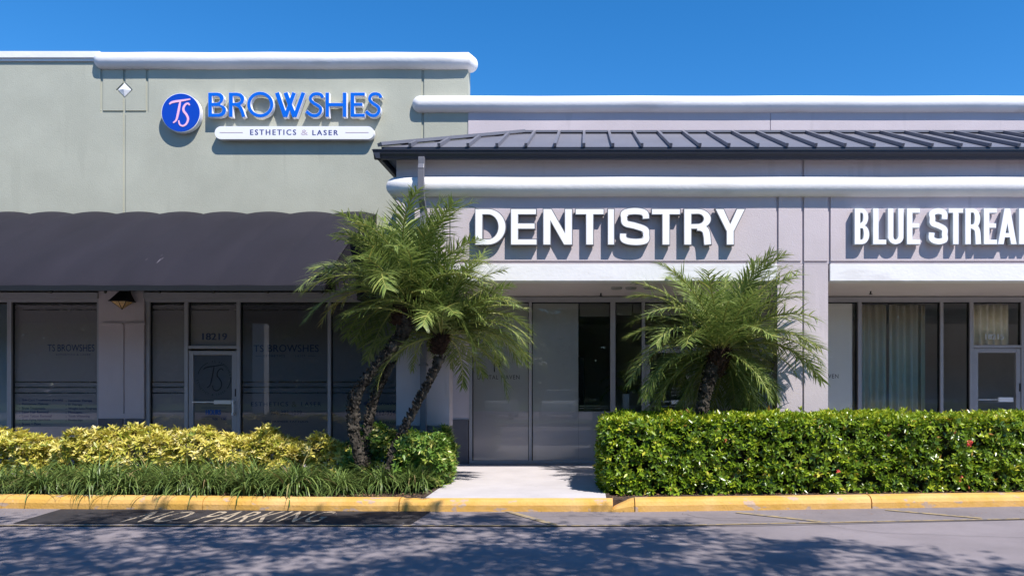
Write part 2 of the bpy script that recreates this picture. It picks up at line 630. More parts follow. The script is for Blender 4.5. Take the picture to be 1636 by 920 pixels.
def kerb_y(X):        # front foot of the kerb
    if X < -1.2: return max(9.50, 9.76 - .055 * (X + 7.6)) if X > -7.6 else 9.76
    if X < .45: return 9.5
    return 9.48 + (X - .62) * .087


# asphalt edge strip between the yellow line and the kerb
v = [(-20, 8.62, -.006), (-2, 8.50, -.006), (2.0, 8.55, -.006), (14, 10.0, -.006), (14, 11.3, -.006), (-20, 10.2, -.006)]
struct('road_edge', MB().add(v, [tuple(range(6))]), M['road2'])


def line(pts, wd, z):
    mb = MB()
    p = buf(pts, wd)
    n = len(p)
    mb.add([(a, b, z) for a, b in p], [(i, i + 1, n - 2 - i, n - 1 - i) for i in range(n // 2 - 1)])
    return mb


struct('edge_line', line([(-20, 8.60), (-4, 8.53), (0, 8.52), (1.2, 8.56), (3, 8.74), (6, 9.05), (12, 9.7)], .05, .002), M['faded_y'])
for a, b in (((-.98, 9.5), (-.35, 8.58)), ((1.9, 9.42), (2.75, 8.78)), ((3.85, 9.62), (4.75, 9.0)), ((6.4, 9.9), (7.2, 9.25))):
    struct('hatch_line', line([a, b], .085, .002), M['faded_y'])
# black painted ground with the words
struct('painted_patch', MB().add([(-6.6, 8.66, .001), (-2.0, 8.62, .001), (-1.95, 9.56, .001), (-6.75, 9.68, .001)], [(0, 1, 2, 3)]), M['black_patch'])
tb = MB()
words = [('NO', PX(190, 8.72), PX(270, 8.72)), ('PARKING', PX(300, 8.72), PX(506, 8.72))]
for t, a, b in words:
    vv, ff = text_mesh(t, 1.12)
    xs = [q[0] for q in vv]; ys = [q[1] for q in vv]
    for k in range(1):
        tb.add([(a + (q[0] - min(xs)) / (max(xs) - min(xs)) * (b - a) + .018 * k, 8.72 + (q[1] - min(ys)) / (max(ys) - min(ys)) * .76, .004 + .0008 * k) for q in vv], ff)
struct('road_lettering', tb, M['faded'], fix=False)

def crack(pts, wd, seed):
    q = random.Random(seed)
    c = catmull(pts, 10)
    c = [(x + q.uniform(-.025, .025), y + q.uniform(-.02, .02)) for x, y in c]
    return line(c, wd, -.003)


struct('road_crack', crack([(-7.5, 8.9), (-5, 9.2), (-2.6, 8.9), (-.2, 9.15), (2, 9.0)], .006, 1), M['joint'])
struct('road_crack', crack([(1.2, 9.35), (1.6, 8.9), (2.6, 8.7), (3.1, 8.2), (4.4, 7.9), (6.5, 7.6)], .006, 2), M['joint'])
struct('road_crack', crack([(-6.5, 7.6), (-4.0, 7.9), (-2.2, 7.5), (-.5, 7.7)], .005, 3), M['joint'])
# walks
BX0, BX1 = -2.06, .27
mb = MB()
mb.box(BX0, BX1, 9.62, 11.72, -.05, .15)
mb.box(-40, 40, 11.73, 13.9, -.05, .149)
struct('walkway', mb, M['concrete'], bevel=.006)
struct('storefront_slab', MB().box(-40, 40, 13.9, 27, -.05, .146), M['concrete'])
mb = MB()
pf = [(9.50, -.02), (9.50, .075), (9.52, .112), (9.56, .138), (9.615, .151), (9.615, -.02)]
mb.prism_x(pf, BX0 - .25, BX1 + .08)
struct('ramp_kerb', mb, M['yellow'])

# planting beds
def bed(xa, xb, z):
    xs = list(np.linspace(xa, xb, 12)); q = [(x, kerb_y(x) + .12) for x in xs] + [(xb, 11.72), (xa, 11.72)]
    n = len(q)
    return MB().add([(x, y, -.05) for x, y in q] + [(x, y, z) for x, y in q], [tuple(range(n))[::-1], tuple(range(n, 2 * n))] + [(i, (i + 1) % n, (i + 1) % n + n, i + n) for i in range(n)])


struct('planting_bed', bed(-20, BX0 - .06, .115), M['soil'])
struct('planting_bed', bed(BX1 + .055, 14, .125), M['soil'])
struct('bed_edging', MB().box(BX0 - .055, BX0 - .004, 9.69, 11.72, -.03, .156), M['soil'])
struct('bed_edging', MB().box(BX1 + .004, BX1 + .05, 9.62, 11.72, -.03, .152), M['soil'])


def kerb(xs, yfun, top, wd=.2):
    """solid kerb with rounded nose following yfun"""
    mb = MB()
    prof = [(0, -.03), (0.0, .07), (.02, .115), (.06, .143), (.12, .155), (wd - .02, .155), (wd, .14), (wd, -.03)]
    n = len(prof)
    for X in xs:
        y = yfun(X); t = top(X)
        for a, z in prof: mb.v.append((X, y + a, z * t if z > 0 else z))
    for i in range(len(xs) - 1):
        for k in range(n):
            a = i * n + k; b = i * n + (k + 1) % n
            mb.f.append((a, b, b + n, a + n))
    mb.f.append(tuple(range(n))); mb.f.append(tuple(range((len(xs) - 1) * n, len(xs) * n))[::-1])
    return mb


jl = [-20, -7.9, -4.9, -2.36]
for a, b in zip(jl[:-1], jl[1:]):
    xs = np.linspace(a + .006, b - .006, 16)
    struct('kerb', kerb(xs, kerb_y, lambda X: 1 + .012 * math.sin(X * 2.1)), M['yellow'], smooth=False)
struct('kerb', kerb(np.linspace(-2.35, -1.98, 8), lambda X: kerb_y(-2.36) + max(0, X + 2.35) * .12, lambda X: 1 - .85 * (X + 2.35) / .37), M['yellow'])
struct('kerb', kerb(np.linspace(.33, .62, 8), lambda X: 9.48, lambda X: .1 + .9 * ((X - .33) / .29) ** .7), M['yellow'])
jr = [.625, 3.72, 7.4, 14]
for a, b in zip(jr[:-1], jr[1:]):
    xs = np.linspace(a + .008, b - .008, 16)
    struct('kerb', kerb(xs, kerb_y, lambda X: 1 + .012 * math.sin(X * 1.7)), M['yellow'], smooth=False)
struct('kerb_joint', MB().box(-20, 14, 9.99, 10.0, -.04, .0), M['joint'])

# mulch chips and dry leaves on the bed
k = 2600
org = np.column_stack([rng.uniform(-9, -2.1, k), 9.93 + rng.uniform(0, 1, k) ** 2 * 1.5, rng.uniform(.118, .14, k)])
o2 = np.column_stack([rng.uniform(.32, 7, 700), rng.uniform(.21, .5, 700), rng.uniform(.128, .15, 700)])
o2[:, 1] += 9.48 + np.maximum(0, o2[:, 0] - .62) * .087
o3 = np.column_stack([rng.uniform(-9, 7, 260), rng.normal(9.42, .12, 260), np.full(260, .006)])
o3 = o3[(o3[:, 1] < 9.49)]
org = np.vstack([org, o2, o3]); k = len(org)
f_ = rng.normal(size=(k, 3)); f_[:, 2] *= .25
n_ = np.column_stack([rng.normal(0, .35, k), rng.normal(0, .35, k), np.ones(k)])
L = rng.uniform(.02, .07, k); L[-len(o3):] *= .5
V, T, r_ = leaves(org, f_, n_, L, L * rng.uniform(.2, .45, k), rng.uniform(0, 1, k))
o = np_mesh('leaf_litter', V, T, M['dry'], rnd=r_)
o['kind'] = 'stuff'; o['label'] = 'dry leaves and mulch chips scattered on the planting bed soil'

# ------------------------------------------------------------------ green building
gb = thing('green_shop_building', 'sage green stucco shop building with black awning and white rolled cornice', 'building', (-8, YW, .15))
X_GL = PX(748, YW)          # right edge of the green wall
ztop = PZ(86, YW)
zaw = 3.34
gv = []                      # grooves


def gr_v(px, y0, y1, Y, wpx=4.2): return rect(PX(px - wpx / 2, Y), PZ(y1, Y), PX(px + wpx / 2, Y), PZ(y0, Y))
def gr_h(py, x0, x1, Y, wpx=3.4): return rect(PX(x0, Y), PZ(py + wpx / 2, Y), PX(x1, Y), PZ(py - wpx / 2, Y))


subs = [gr_v(198.5, 60, 480, YW), gr_v(162.5, 60, 180, YW), gr_v(235, 60, 180, YW), gr_h(178.5, 160, 237, YW), gr_v(675.5, 60, 480, YW),
        [(PX(198.5, YW), PZ(157, YW)), (PX(212, YW), PZ(143.5, YW)), (PX(198.5, YW), PZ(130, YW)), (PX(185, YW), PZ(143.5, YW))]]
mb = MB()
slab(mb, [rect(-16, zaw, X_GL, ztop)], subs, YW, YW + .022, back=False)
mb.box(-16, X_GL - .002, YW + .022, YW + .25, zaw, ztop)
obj('wall', mb, M['green'], gb, fix=False)
mb = MB()
cx, cz_, s_ = PX(198.5, YW), PZ(143.5, YW), .125
mb.add([(cx - s_, YW + .012, cz_), (cx, YW + .012, cz_ - s_), (cx + s_, YW + .012, cz_), (cx, YW + .012, cz_ + s_), (cx, YW - .022, cz_)],
       [(0, 1, 4), (1, 2, 4), (2, 3, 4), (3, 0, 4)])
obj('diamond_tile', mb, M['white'], gb)
cr = .152
xl = PX(152, YW) + cr * 1.0
obj('cornice', MB().capsule([(xl, YW, PZ(94.5, YW - .1))] + [(x, YW, PZ(94.5, YW - .1) + .004 * math.sin(x * 3)) for x in np.linspace(xl + .4, X_GL - .4, 12)]
                            + [(X_GL + .0, YW, PZ(94.5, YW - .1)), (X_GL + .01, YW + .12, PZ(94.5, YW - .1))], cr, n=22), M['white'], gb, smooth=True)
zc0, zc1 = PZ(95, YW - .06), PZ(82, YW - .06)
mb = MB(); mb.box(-16, xl - .03, YW - .06, YW + .28, zc0 + .03, zc1); mb.box(-16, xl - .03, YW - .03, YW - .001, zc0 - .02, zc0 + .029)
obj('parapet_cap', mb, M['white'], gb, bevel=.006)
mb = MB()
mb.box(-16, X_GL - .01, YW + .26, 27, 6.3, 6.45)            # flat roof
mb.box(-16.2, -16, YW, 27, .15, 7.6)
mb.box(-16, X_GL - .01, 26.8, 27, .15, 6.29)
mb.box(X_GL - .2, X_GL - .004, YW + .26, 26.8, 3.4, 6.29)
obj('roof', mb, M['green'], gb)
# pilaster with the lamp
PL, PR = PX(163, YB), PX(235, YB)
YP = YW - .0
mb = MB()
slab(mb, [rect(PL, PZ(668, YP), PR, zaw - .002)], [gr_v(198.5, 517, 660, YP, 2.6)], YP, YP + .02, back=False)
mb.box(PL + .001, PR - .001, YP + .02, YP + .3, .15, zaw - .004)
for a, b in ((164, 196), (200.5, 233)):
    mb.box(PX(a, YP), PX(b, YP), YP - .03, YP - .001, PZ(519, YP), PZ(516, YP))
obj('pilaster', mb, M['grey'], gb, fix=False)
mb = MB(); mb.box(PL, PX(196.5, YP), YP - .012, YP + .019, .15, PZ(669, YP)); mb.box(PX(200.5, YP), PR, YP - .012, YP + .019, .15, PZ(669, YP))
obj('pilaster_base', mb, M['base'], gb)
obj('dark_band', MB().box(-16, -3.0, YW - .28, YW - .002, zaw, zaw + .16), M['black'], gb)  # black band along the wall under the awning

# interior shell behind both stores
mb = MB()
mb.box(-16, -2.4, 14.35, 14.4, .15, 3.3)
obj('inner_wall', mb, M['room'], gb)

# awning
AX0, AX1 = -15.5, PX(604, 13.9)
prof = [(13.84, 4.76), (13.3, 4.555), (12.66, 4.19), (12.0, 3.80), (11.45, 3.42), (11.15, 3.16), (11.06, 3.05)]
prof = catmull(prof, 3)
nx = 260
xs = np.linspace(AX0, AX1, nx)
V = []
for i, (y, z) in enumerate(prof):
    t = i / (len(prof) - 1)
    for x in xs:
        ph = ((x - AX1) / .80) % 1.0
        sag = .028 * (4 * ph * (1 - ph)) ** .7 * (1 - t) ** 1.5 + .022 * math.sin(math.pi * ph)
        edge = min(1, (AX1 - x) / .2)
        V.append((x, y + sag * .3, z - .02 + sag * edge))
n1 = len(prof)
Fc = [(i * nx + j, i * nx + j + 1, (i + 1) * nx + j + 1, (i + 1) * nx + j) for i in range(n1 - 1) for j in range(nx - 1)]
aw = mesh_obj('awning', V, Fc, M['awning'], gb, smooth=True)
md = aw.modifiers.new('s', 'SOLIDIFY'); md.thickness = .012; md.offset = 1
mb = MB()
pp = [(y, z - .03) for y, z in prof] + [(13.84, 3.05)]
mb.prism_x(pp, AX1 - .02, AX1 - .008)
obj('end_panel', mb, M['awning'], aw)
mb = MB()
mb.box(AX0, AX1, 11.035, 11.065, 2.985, 3.06)
mb.box(AX0, AX1 - .03, 11.07, 11.11, 3.0, 3.04)
for i in range(15):
    x = AX1 - .05 - i * .8
    mb.tube([(x, y + .02, z - .09) for y, z in prof], .02, 8)
obj('awning_frame', mb, M['black'], aw)


# ------------------------------------------------------------------ storefront windows
def mull(mb, px0, px1, z0, z1, yf=YB - .06, yb=YB + .07):
    mb.box(PX(px0, YB), PX(px1, YB), yf, yb, z0, z1)


ZS, ZH = .155, PZ(483, YB)       # sill and head
ZH2 = 3.23
YG = YB - .01                    # glass plane
YFM = YB + .012                  # film plane


def window(parent, p0, p1, z0=None, z1=None, m0=6, film=None, label=None, frame_right=0, low=None, y_off=0):
    """glazed bay between pixel columns p0..p1; its left mullion is part of the frame. film: list of (p0,p1,z0,z1,mat)"""
    z0 = ZS if z0 is None else z0
    z1 = ZH if z1 is None else z1
    mb = MB()
    if m0: mull(mb, p0 - m0, p0, ZS, ZH)
    if frame_right: mull(mb, p1, p1 + frame_right, ZS, ZH)
    mb.box(PX(p0, YB), PX(p1, YB), YB - .055, YB + .06, z0, z0 + .055)
    g = MB()
    gz0, gz1 = z0 + .055, z1 - .02
    for a in (p0, p1):
        x = PX(a, YB); s = .012
        g.box(x if a == p0 else x - s, x + s if a == p0 else x, YG - .015, YG + .045, gz0, gz1)
    g.box(PX(p0, YB), PX(p1, YB), YG - .014, YG + .044, gz1, z1)
    o = obj('window', mb, M['alu'], parent, bevel=.004)
    obj('gasket', g, M['alu_dark'], o)
    obj('pane', MB().add([(PX(p0, YB) + .012, YG, gz0), (PX(p1, YB) - .012, YG, gz0), (PX(p1, YB) - .012, YG, gz1), (PX(p0, YB) + .012, YG, gz1)],
                         [(0, 1, 2, 3)]), M['glass'], o)
    for (a, b, c, d, m) in (film or []):
        x0 = max(PX(a, YB), PX(p0, YB) + .013); x1 = min(PX(b, YB), PX(p1, YB) - .013)
        f = MB().box(x0, x1, YFM, YFM + .003, max(c, gz0), min(d, gz1))
        obj('frosted_film', f, m, o)
    return o


def striped(p0, p1, seed):
    """dark film from sill to head with clear broken lines cut through it"""
    r = random.Random(seed)
    zs = [(486.5, 1.6), (494.5, 1.6), (610.0, 1.6), (618.5, 2.0), (627.5, 2.0)]
    subs = []
    for y, t in zs:
        x = p0 - 2
        while x < p1:
            l = r.uniform(8, 60) if y > 520 else r.uniform(3, 26)
            subs.append(rect(PX(x, YB), PZ(y + t / 2, YB), PX(min(x + l, p1 + 2), YB), PZ(y - t / 2, YB)))
            x += l + r.uniform(1.0, 4 if y > 520 else 9)
    return subs


def film_striped(win, p0, p1, seed, m=None, z0=None, z1=None):
    x0, x1 = PX(p0, YB) + .013, PX(p1, YB) - .013
    z0 = (ZS + .055) if z0 is None else z0
    z1 = (ZH - .035) if z1 is None else z1
    mb = slab(MB(), [rect(x0, z0, x1, z1)], striped(p0, p1, seed), YFM, YFM + .002)
    return obj('frosted_film', mb, m or M['film_dark'], win, fix=False)


YL = YFM - .003
# heads
mb = MB()
for a, b in ((-560, 163), (235, 722)):
    mb.box(PX(a, YB), PX(b, YB), YB - .075, YB + .07, ZH, ZH + .06)
    mb.box(PX(a, YB) + .0, PX(b, YB), YB - .13, YB + .07, ZH + .062, zaw - .03)
obj('window_head', mb, M['alu'], gb, bevel=.004)

wl = window(gb, -110, 15, m0=6, film=[(-110, 15, 0, 3.1, M['film_reflect'])])  # pale colour in place of a bright reflection
for i in range(4):
    window(gb, -110 - 110 * (i + 1), -116 - 110 * i, m0=6, film=[(-900, 15, 0, 3.1, M['film_dark'])])
w1 = window(gb, 22, 158, m0=7, frame_right=5)
film_striped(w1, 22, 158, 1)
t = MB()
text_px(t, 'TS', 76, 88, 561, 550, YL); text_px(t, 'BROWSHES', 92, 151, 561, 550, YL)
text_px(t, 'ESTHETICS & LASER', 90, 145, 567.5, 565, YL, 1.3)
obj('lettering', t, M['navy'], w1, fix=False)
t = MB()
lst = ['Skin Care Treatments (Facials)', 'Permanent Makeup', 'Brow Treatments', 'Laser Hair Removal', 'Laser Tattoo Removal', 'Anti-Aging Injections', 'Brows + More']
wds = [65, 42, 37, 42, 47, 45, 30]
for i, (s, q) in enumerate(zip(lst, wds)):
    y = 641.5 + i * 6.25
    text_px(t, s, 35, 35 + q, y, y - 4.6, YL, bold=1)
    t.box(PX(31, YL), PX(32.2, YL), YL, YL + .001, PZ(y - 1.2, YL), PZ(y - 2.6, YL))
lst = ['Hormone Therapy', 'IV Therapy', 'Weight Loss Programs', 'Massages', 'Teeth Whitening', 'Memberships']
wds = [38, 22, 47, 22, 34, 23]
for i, (s, q) in enumerate(zip(lst, wds)):
    y = 642.5 + i * 6.2
    text_px(t, s, 109, min(109 + q, 156), y, y - 4.6, YL, bold=1)
    t.box(PX(105, YL), PX(106.2, YL), YL, YL + .001, PZ(y - 1.2, YL), PZ(y - 2.6, YL))
obj('lettering', t, M['navy'], w1, fix=False)

w2 = window(gb, 242, 297, m0=6)
film_striped(w2, 242, 297, 2)


def ring_text(mb, body, cx, cy, r, a0, a1, h, Y, inward=False):
    """characters round a circle, angles in degrees clockwise from the top, sizes in px"""
    cs = list(body)
    for i, c in enumerate(cs):
        if c == ' ': continue
        a = R(a0 + (a1 - a0) * i / max(1, len(cs) - 1))
        v, f = text_mesh(c)
        xs = [q[0] for q in v]; ys = [q[1] for q in v]
        s = h / .73
        px, py = cx + r * math.sin(a), cy - r * math.cos(a)
        rot = a if not inward else a + math.pi
        out = []
        for (u, w_) in v:
            u = (u - (max(xs) + min(xs)) / 2) * s; w_ = (w_ - .36) * s
            ux = u * math.cos(rot) + w_ * math.sin(rot)
            uy = -u * math.sin(rot) + w_ * math.cos(rot)
            out.append((PX(px + ux, Y), Y, PZ(py - uy, Y)))
        mb.add(out, f)
    return mb


def ring_arc(mb, cx, cy, r, a0, a1, wd, Y):
    p = [(cx + r * math.sin(R(a0 + (a1 - a0) * i / 16)), cy - r * math.cos(R(a0 + (a1 - a0) * i / 16))) for i in range(17)]
    q = [(PX(a, Y), PZ(b, Y)) for a, b in p]
    return slab(mb, [buf(q, wd / F * Y)], [], Y, Y + .001)


TS = [[(270.5, 167), (273.5, 164.2), (279, 162.6), (287, 161.4), (296, 160), (304, 158.6)],
      [(292.5, 161), (290, 170), (286.5, 183), (284.5, 193), (279.5, 197.5)],
      [(302.8, 168.5), (300.5, 165.6), (296.5, 167), (293.3, 172), (293.3, 177.5), (297.5, 183), (300.3, 190), (298, 197.5), (292.5, 201.3), (287, 199), (285.3, 192.5)]]
TS[1] = [(288, 161.5), (286.5, 170), (284.2, 182), (281.5, 192), (276.5, 196.5)]


def script_ts(mb, cx, cy, s, Y, wd, y_back=None, sx=1.0):
    polys = []
    for st in TS:
        c = catmull(st, 6)
        n = len(c)
        tp = [.55 + .45 * math.sin(math.pi * (i / (n - 1)) ** .8) for i in range(n)]
        q = [(PX(cx + (x - 289) * s * sx, Y), PZ(cy + (y - 180) * s, Y)) for x, y in c]
        polys.append(buf(q, wd / F * Y, taper=tp))
    return slab(mb, polys, [], Y, y_back or Y + .001)


# transom 18219 + door
wt = window(gb, 303, 380, z0=PZ(557, YB), m0=6)
x0, x1 = PX(303, YB) + .013, PX(380, YB) - .013
obj('frosted_film', slab(MB(), [rect(x0, PZ(552, YB), x1, ZH - .035)], striped(303, 380, 3), YFM, YFM + .002), M['film_dark'], wt, fix=False)
obj('lettering', text_px(MB(), '18219', 323, 362, 543, 532, YL, bold=3), M['navy'], wt, fix=False)
ZD = PZ(560.5, YB)


def door(parent, p0, p1, zt, label=None):
    mb = MB()
    x0, x1 = PX(p0, YB), PX(p1, YB)
    s = .085
    mb.box(x0, x0 + s, YB - .045, YB + .01, ZS, zt)
    mb.box(x1 - s, x1, YB - .045, YB + .01, ZS, zt)
    mb.box(x0 + s, x1 - s, YB - .043, YB + .008, zt - .075, zt)
    mb.box(x0 + s, x1 - s, YB - .043, YB + .008, ZS, ZS + .2)
    d = obj('door', mb, M['alu'], parent, bevel=.004)
    obj('pane', MB().add([(x0 + s, YB - .015, ZS + .2), (x1 - s, YB - .015, ZS + .2), (x1 - s, YB - .015, zt - .075), (x0 + s, YB - .015, zt - .075)], [(0, 1, 2, 3)]),
        M['glass'], d)
    return d, x0 + s, x1 - s


d1, dx0, dx1 = door(gb, 303.5, 379.5, ZD)
obj('frosted_film', MB().box(dx0, dx1, YB - .012, YB - .01, ZS + .2, ZD - .075), M['film_dark'], d1)
Yd = YB - .0185
t = MB()
script_ts(t, 343, 603, .98, Yd, 2.0)
ring_text(t, 'TS BROWSHES', 342, 604, 26.5, -6, 78, 3.4, Yd)
ring_text(t, 'ESTHETICS & LASER', 342, 604, 26.5, 262, 140, 3.4, Yd, inward=True)
ring_arc(t, 342, 604, 26.5, 285, 338, .9, Yd); ring_arc(t, 342, 604, 26.5, 86, 128, .9, Yd)
obj('emblem', t, M['blackv'], d1, fix=False)
t = MB()
text_px(t, 'HOURS', 328.5, 352, 662.5, 654, Yd, bold=3)
obj('lettering', t, M['bluev'], d1, fix=False)
t = MB()
text_px(t, 'Mon - Sat', 322, 334, 670, 667.5, Yd); text_px(t, '9:00 - 7:00', 339, 361, 671, 667, Yd, bold=1)
for y in (651, 665.5): t.box(PX(322, Yd), PX(362, Yd), Yd, Yd + .001, PZ(y + .35, Yd), PZ(y - .35, Yd))
obj('lettering', t, M['navy'], d1, fix=False)
mb = MB()
mb.tube([(PX(376, YB), YB - .10, PZ(639, YB)), (PX(376, YB), YB - .10, PZ(663, YB))], .017, 10)
mb.box(PX(374, YB), PX(377.5, YB), YB - .10, YB - .046, PZ(643, YB), PZ(640, YB)); mb.box(PX(374, YB), PX(377.5, YB), YB - .10, YB - .046, PZ(662, YB), PZ(659, YB))
obj('handle', mb, M['letter'], d1)
obj('lock', MB().box(PX(377, YB), PX(379, YB), YB - .052, YB - .046, PZ(633, YB), PZ(621, YB)), M['black'], d1)
mb = MB(); mb.box(PX(310, YB), PX(345, YB), YB - .075, YB - .055, PZ(643, YB), PZ(641, YB)); mb.box(PX(345, YB), PX(372, YB), YB - .08, YB - .05, PZ(645, YB), PZ(639, YB))
obj('push_bar', mb, M['film_mid'], d1)

w3 = window(gb, 386, 525, m0=6)
film_striped(w3, 386, 525, 4)
t = MB()
text_px(t, 'TS', 405, 421, 562, 551, YL, bold=1); text_px(t, 'BROWSHES', 427.5, 509, 562, 550.5, YL, 1.05, bold=1)
text_px(t, 'ESTHETICS', 421, 455, 570, 566.5, YL, 1.3, bold=1); text_px(t, 'LASER', 472, 488, 570, 566.5, YL, 1.3)
for a, b in ((408, 418), (492, 504)): t.box(PX(a, YL), PX(b, YL), YL, YL + .001, PZ(568.6, YL), PZ(568, YL))
text_px(t, 'ESTHETICS', 401, 460, 648.5, 642, YL, 1.25, bold=1); text_px(t, 'LASER', 481, 513, 648.5, 642, YL, 1.25, bold=1)
text_px(t, '954-383-1039', 432, 482, 662.5, 655, YL)
text_px(t, 'QC NUMBER TATTOOS', 423, 492, 675, 671.5, YL, bold=1)
obj('lettering', t, M['navy'], w3, fix=False)
obj('ampersand', text_px(MB(), '&', 466, 474, 650, 641, YL), M['gold'], w3, fix=False)

w4 = window(gb, 530, 634, m0=5, frame_right=6)
film_striped(w4, 530, 634, 5)
t = MB()
ring_text(t, 'TS BROWSHES', 604, 560, 27, -10, 80, 3.4, YL)
ring_text(t, 'ESTHETICS & LASER', 604, 560, 27, 285, 140, 3.4, YL, inward=True)
obj('lettering', t, M['navy'], w4, fix=False)
obj('emblem', script_ts(MB(), 604, 560, .95, YL, 1.9), M['gold'], w4, fix=False)
t = MB()
text_px(t, '@tsbrowshes', 591, 636, 648.5, 641, YL, bold=1)
text_px(t, '754-262-9564', 583, 636, 663, 655.5, YL, bold=1)
text_px(t, 'www.tsbrowshes.com', 570, 636, 677, 670.5, YL)
slab(t, [arc(PX(585, YL), PZ(644.5, YL), .045, .045, 0, 350, 20)], [], YL, YL + .001)
obj('lettering', t, M['navy'], w4, fix=False)
window(gb, 640, 722, m0=0, film=[(640, 722, 0, 4, M['film_dark'])])

# wall lamp
lp = thing('wall_lamp', 'black wall lantern with amber glass on the pilaster under the awning', 'lamp', (PX(195, YP - .15), YP - .15, PZ(482, YP)))
c = lp.location
cx, cy, cz2 = c
s = .16
mb = MB()
mb.add([(cx - s, cy - s * .8, cz2), (cx + s, cy - s * .8, cz2), (cx + s, YP - .02, cz2), (cx - s, YP - .02, cz2), (cx - .05, YP - .09, cz2 + .22), (cx + .05, YP - .09, cz2 + .22),
        (cx + .05, YP - .02, cz2 + .22), (cx - .05, YP - .02, cz2 + .22)], [(0, 1, 5, 4), (1, 2, 6, 5), (2, 3, 7, 6), (3, 0, 4, 7), (4, 5, 6, 7), (3, 2, 1, 0)])
mb.box(cx - s - .01, cx + s + .01, cy - s * .8 - .01, YP - .012, cz2 - .018, cz2 - .001)
mb.box(cx - .07, cx + .07, YP - .02, YP - .001, cz2 - .05, cz2 + .25)
obj('lamp_cap', mb, M['black'], lp)
mb = MB()
top = [(cx - s * .86, cy - s * .66, cz2 - .019), (cx + s * .86, cy - s * .66, cz2 - .019), (cx + s * .86, YP - .05, cz2 - .019), (cx - s * .86, YP - .05, cz2 - .019)]
tip = (cx, (cy - s * .6 + YP - .05) / 2, cz2 - .16)
mb.add(top + [tip], [(0, 1, 4), (1, 2, 4), (2, 3, 4), (3, 0, 4)])
obj('lamp_glass', mb, M['amber'], lp)
mb = MB()
for a, b in zip(top, top[1:] + top[:1]):
    mb.bar(a, tip, .012, .012)
    mb.bar(a, b, .012, .008)
mb.bar(((top[0][0] + top[1][0]) / 2, top[0][1] - .003, top[0][2]), (tip[0], tip[1] - .01, tip[2]), .01, .01)
obj('lamp_frame', mb, M['black'], lp)

# ------------------------------------------------------------------ grey building with arcade
gy = thing('grey_shop_building', 'lavender grey stucco shop building with arcade, slate metal roof and white trim', 'building', (3, YF, .15))
XL, XR = -2.98, 16
# upper parapet wall
mb = MB()
ZP = PZ(156, YW)
mb.box(X_GL + .003, XR, YW, YW + .25, 3.3, ZP)
slab(mb, [rect(X_GL + .003, 5.0, XR, ZP)], [gr_v(1230.5, 60, 300, YW, 1.2)], YW - .016, YW, back=False)
obj('parapet_wall', mb, M['grey'], gy, fix=False)
xl = PX(657, YW - .1) + cr
zc = PZ(164.3, YW - .1)
obj('cornice', MB().capsule([(xl, YW, zc)] + [(x, YW, zc + .004 * math.sin(x * 2)) for x in np.linspace(xl + .4, XR, 22)], cr, n=22, round1=False), M['white'], gy, smooth=True)
# arcade front wall
ZT = 5.22
subs = [gr_v(1242, 200, 428, YF, 4), gr_v(1282.5, 200, 428, YF, 4.5), gr_v(1325, 200, 428, YF, 4.5), gr_v(718, 200, 428, YF, 3.5), gr_h(418.3, 700, 2800, YF, 3.2)]
subs[0] = gr_v(1242, 312, 428, YF, 4); subs[2] = gr_v(1325, 312, 428, YF, 4.5); subs[3] = gr_v(718, 312, 428, YF, 3.5)
ZB = PZ(421, YF)
mb = slab(MB(), [rect(XL, ZB, XR, ZT)], subs, YF, YF + .025, back=False)
mb.box(XL + .001, XR, YF + .025, YF + .25, ZB, ZT)
mb.box(XL + .0015, XL + .25, YF + .25, YW - .02, 3.24, ZT)
mb.box(XL + .26, XR, YF + .25, YW - .02, 4.95, ZT)
obj('wall', mb, M['grey'], gy, fix=False)
pil = [(633, 718), (1242, 1323), (1900, 1985)]
for k, (a, b) in enumerate(pil):
    mb = MB()
    x0, x1 = PX(a, YF), PX(b, YF)
    g = rect(PX((a + b) / 2 - 2.3, YF), PZ(679, YF) - .01, PX((a + b) / 2 + 2.3, YF), ZB + .01)
    slab(mb, [rect(x0, PZ(679, YF), x1, ZB - .003)], [g] if k else [], YF, YF + .025, back=False)
    mb.box(x0 + .001, x1 - .001, YF + .025, YF + .30, .15, ZB - .003)
    obj('pillar', mb, M['grey'], gy, fix=False)
    mb = MB(); mb.box(x0 - .004, x1 + .004, YF - .012, YF + .31, .15, PZ(680.5, YF))
    obj('pillar_base', mb, M['base'], gy, bevel=.008)
z0 = PZ(449, YF)
for a, b in ((718.5, 1241.5), (1325.5, 1898)):
    mb = MB().box(PX(a, YF), PX(b, YF), YF - .015, YF + .25, z0, ZB - .008)
    obj('beam', mb, M['white'], gy, bevel=.008)
mb = MB().box(XL + .26, XR, YF + .26, YB + .07, z0 + .012, z0 + .05)
for a, b in ((718.5, 1241.5), (1325.5, 1898)):
    mb.box(PX(a, YF), PX(b, YF), YF + .251, YF + .29, z0 + .004, z0 + .3)
obj('soffit', mb, M['soffit'], gy)
# lower trim band
zt = PZ(296.5, YF - .1)
tr = .155
pts = [(XL, YW - .1, zt), (XL, YF, zt)] + [(x, YF, zt + .003 * math.sin(x * 2.3)) for x in np.linspace(XL + .4, XR, 24)]
obj('trim_band', MB().capsule(pts, tr, n=22, round0=False, round1=False), M['white'], gy, smooth=True)

# roof
EY, EZ, TY, TZ = 11.72, 5.31, 13.78, 6.215
RX = -3.19
HX = RX + (TY - EY)
mb = MB()
mb.add([(RX, EY, EZ), (XR, EY, EZ), (XR, TY, TZ), (HX, TY, TZ), (RX, YW, EZ), (HX, YW, TZ)], [(0, 1, 2, 3), (0, 3, 5, 4)])
mb.box(HX, XR, TY, YW - .017, TZ - .04, TZ)
sl = (TZ - EZ) / (TY - EY)


